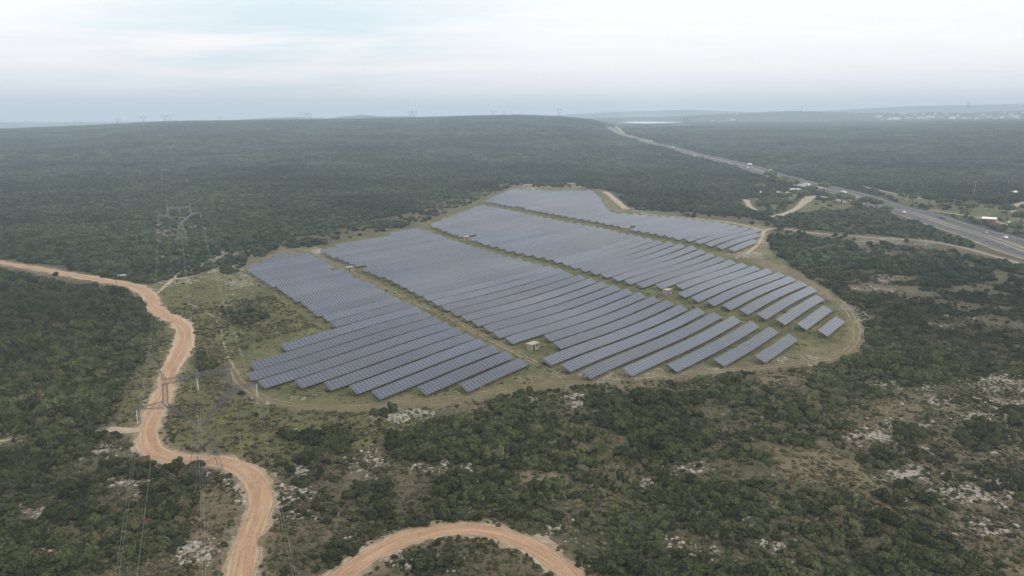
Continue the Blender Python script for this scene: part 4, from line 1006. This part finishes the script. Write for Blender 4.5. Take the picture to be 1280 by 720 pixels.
for i_, (px_, py_) in enumerate(sorted(TOWN)):
    D = 5350+random.uniform(-250, 350); d_ = ray(px_, py_); d_ = d_/math.hypot(d_[0], d_[1]); X_, Y_ = d_[0]*D, d_[1]*D
    big = random.random() < .3; w = random.uniform(30, 48) if big else random.uniform(14, 24)
    house(X_, Y_, h(X_, Y_)+3, w, w*.5, random.uniform(9,13) if big else 7, random.uniform(-.5,.5), random.choice([M_roofred, M_roofpale, M_white]), f'{"large block" if big else "small pale house"} of the hazy hillside town, {ordn(i_+1)} building from left', 'buildings of the hazy town')
# sheds beyond highway
# ------------------------------------------------------------------ lake
d0 = ray(811, 154.2); d0 = d0/math.hypot(d0[0], d0[1]); D = 4300; V = []; n = 64
for i_ in range(n):
    t = 2*math.pi*i_/n; q = 1+.10*math.sin(3*t+1)+.06*math.sin(7*t); u_ = D+700*q*math.sin(t); v_ = 152*q*math.cos(t)*u_/D; V.append((d0[0]*u_+d0[1]*v_, d0[1]*u_-d0[0]*v_, 0))
zl = max(h(q[0], q[1]) for q in V+[(d0[0]*u, d0[1]*u) for u in range(3600, 5000, 50)])+4.5; V = [(q[0], q[1], zl) for q in V]
print('lake', zl)
tag(meshobj('lake', V, [list(range(n))], M_water), kind='structure')

# ------------------------------------------------------------------ single trees beside the highway
def make_tree():
    root = empty('broadleaf_tree', (0,0,0))
    t = MB(); t.beam((0,0,-.2), (.1,0,1.5), .22, 8); t.beam((.1,0,1.7), (.8,.3,3.4), .12, 6); t.beam((.1,0,1.7), (-.7,-.3,3.2), .12, 6); t.build('trunk', M_bark, root)
    c_ = crown(777, 2.6, 4.2, 16, 1500, .40, name='crown', m=M_tree, z0=0); COL.objects.link(c_); c_.location = (0,0,.5); c_.parent = root
    return root
M_tree = foliage('broadleaf_foliage', [(.050,.075,.034), (.070,.098,.042), (.085,.10,.050), (.10,.125,.055)])
tr = make_tree(); reg(tr)
TREES = [(1213,265,2.0,'round dark tree alone on the grass beyond the highway'),(1161,257,2.3,'left tree of the big pair beyond the highway'),(1177,260,2.0,'right tree of the big pair beyond the highway'),(1189,253,1.5,'third tree right of the big pair beyond the highway'),(1205,253,1.4,'small tree left of the slender mast'),(1224,253,1.4,'small tree right of the slender mast'),(1238,255,1.4,'second small tree right of the slender mast'),(1249,256,1.8,'bushy tree near the foot of the pale pylon'),(1258,270,1.9,'pale green tree behind the red-roofed house'),(1275,279,2.0,'tree at the right frame edge beside the red-roofed house'),
 (968,234,2.8,'left tree of the rest area grove'),(978,237,2.8,'second tree of the rest area grove'),(990,238,2.6,'third tree of the rest area grove'),(962,226,2.6,'tall tree between the rest area and the lorries'),(1052,254,2.2,'tree by the pale gravel yard'),(1060,255,2.0,'tree right of the pale gravel yard'),(1030,240,2.2,'tree between the gravel yard and the highway'),(1003,248,2.0,'tree left of the pale gravel yard'),(940,232,2.2,'tree left of the rest area grove'),(1040,254,1.5,'small tree on the grass below the gravel yard'),(1095,262,1.8,'tree on the near highway verge above the woodland'),(950,240,2.0,'tree between the two parked white cars and the gravel lane'),(958,262,1.8,'tree beside the small gravel lane left of the rest area'),(1015,243,1.9,'tree right behind the rest area lorries'),(1070,262,1.7,'tree at the right tip of the gravel yard grass'),(1082,259,1.8,'tree on the verge right of the gravel yard'),(1108,268,1.6,'lower tree on the near highway verge'),(1128,250,1.5,'small tree on the grass at the far side path'),(1141,253,1.6,'small tree just left of the big pair'),(1198,262,1.3,'little tree left of the round lone tree'),(1236,264,1.3,'little tree right of the round lone tree'),(1268,292,1.6,'dark tree behind the highway at the right frame edge')]
for i_, (px_, py_, s_, lb) in enumerate(TREES):
    o = tr if i_ == 0 else copy_tree(tr); X_, Y_ = at(px_, py_); o.location = (X_, Y_, h(X_, Y_)); s_ *= 1.18; o.scale = (s_*random.uniform(.9,1.1), s_, s_*random.uniform(.85,1.05)); o.rotation_euler = (0,0,random.uniform(0,6.28))
    tag(o, lb, 'tree', 'single trees near the highway')

# ------------------------------------------------------------------ haze
hb = MB(); hb.box((0, 4000, 60), (23000, 23000, 460)); 
m = bpy.data.materials.new('haze'); m.use_nodes = True; nt = m.node_tree; nt.nodes.clear(); o_ = nt.nodes.new('ShaderNodeOutputMaterial'); pv = nt.nodes.new('ShaderNodeVolumePrincipled')
pv.inputs['Color'].default_value = (.67,.81,.945,1); pv.inputs['Density'].default_value = HAZE if 'HAZE' in globals() else 2.25e-4; pv.inputs['Anisotropy'].default_value = 0.0
nt.links.new(pv.outputs[0], o_.inputs['Volume'])
hz = hb.build('haze', m); tag(hz, 'thin pale blue haze filling the air over the forest', 'haze', None, 'stuff')

# ------------------------------------------------------------------ sky and light
SUN_EL, SUN_AZ = R(42), R(130)               # azimuth clockwise from +Y
w = bpy.data.worlds.new('World'); sc.world = w; w.use_nodes = True; nt = w.node_tree; k = N(nt); bg = nt.nodes['Background']
sky = k.add('ShaderNodeTexSky', sky_type='NISHITA'); sky.sun_disc = False; sky.sun_elevation = SUN_EL; sky.sun_rotation = SUN_AZ; sky.altitude = 100; sky.dust_density = 3
tc = k.add('ShaderNodeTexCoord').outputs['Generated']; sx = k.add('ShaderNodeSeparateXYZ'); k.link(tc, sx.inputs[0])
zc = k.math('MAXIMUM', k.math('ADD', sx.outputs[2], .06), .02)
cb = k.add('ShaderNodeCombineXYZ'); k.link(k.math('DIVIDE', sx.outputs[0], zc), cb.inputs[0]); k.link(k.math('DIVIDE', sx.outputs[1], zc), cb.inputs[1])
mp = k.add('ShaderNodeMapping'); mp.inputs['Location'].default_value = (1.3, .4, 0); mp.inputs['Scale'].default_value = (.22, .40, 1); k.link(cb.outputs[0], mp.inputs[0])
cl = k.noise(mp.outputs[0], 1.3, 6, .55, .4); cl2 = k.noise(mp.outputs[0], 3.5, 5, .6, .3)
# open patch of thin cloud to the left of the view, where the blue shows
dn = k.add('ShaderNodeVectorMath', operation='DISTANCE'); dirp = ray(330, 42); dirp = dirp/np.linalg.norm(dirp)
mp2 = k.add('ShaderNodeVectorMath', operation='MULTIPLY'); mp2.inputs[1].default_value = (1, 1, 3.2); k.link(tc, mp2.inputs[0]); k.link(mp2.outputs[0], dn.inputs[0]); dn.inputs[1].default_value = tuple(dirp*np.array([1, 1, 3.2]))
patch = k.ramp(dn.outputs['Value'], .05, .42, 1, 0)
blue = k.math('ADD', k.math('MULTIPLY', patch, k.ramp(cl, .35, .62)), k.math('MULTIPLY', k.ramp(cl, .56, .75), .35))
skyb = k.mix(1.0, sky.outputs[0], (.10, .10, .10), 'MULTIPLY')
skyb = k.mix(.7, skyb, (.86,1.04,1.11))
cloudc = k.mix(k.ramp(cl2, .3, .7), (1.02,1.01,1.01), (1.12,1.11,1.10))
cloudc = k.mix(k.ramp(sx.outputs[2], .0, .16, 1, 0), cloudc, (1.20,1.09,1.07))
col = k.mix(k.math('MINIMUM', k.math('MULTIPLY', blue, .75), .9), cloudc, skyb)
zen = k.ramp(sx.outputs[2], .20, .75, 1.0, 1.12); zc3 = k.add('ShaderNodeCombineColor'); [k.link(k.math('POWER', zen, e_), zc3.inputs[i]) for i, e_ in enumerate((1.0, 1.0, 1.12))]; col = k.mix(1.0, col, zc3.outputs[0], 'MULTIPLY'); k.link(col, bg.inputs[0]); bg.inputs[1].default_value = 1.0
ld = bpy.data.lights.new('sun', 'SUN'); ld.energy = 1.35; ld.angle = R(10); ld.color = (1, .93, .82); lo = bpy.data.objects.new('sun', ld); COL.objects.link(lo)
dv = Vector((math.sin(SUN_AZ)*math.cos(SUN_EL), math.cos(SUN_AZ)*math.cos(SUN_EL), math.sin(SUN_EL))); lo.rotation_euler = dv.to_track_quat('Z', 'Y').to_euler(); lo.location = (0, 0, 300)

sc.view_settings.view_transform = 'Standard'; sc.view_settings.look = 'None'; sc.view_settings.exposure = .14; sc.view_settings.gamma = 1
sc.cycles.max_bounces = 4; sc.cycles.diffuse_bounces = 2; sc.cycles.glossy_bounces = 2; sc.cycles.volume_bounces = 1; sc.cycles.transparent_max_bounces = 4
sc.cycles.use_denoising = True
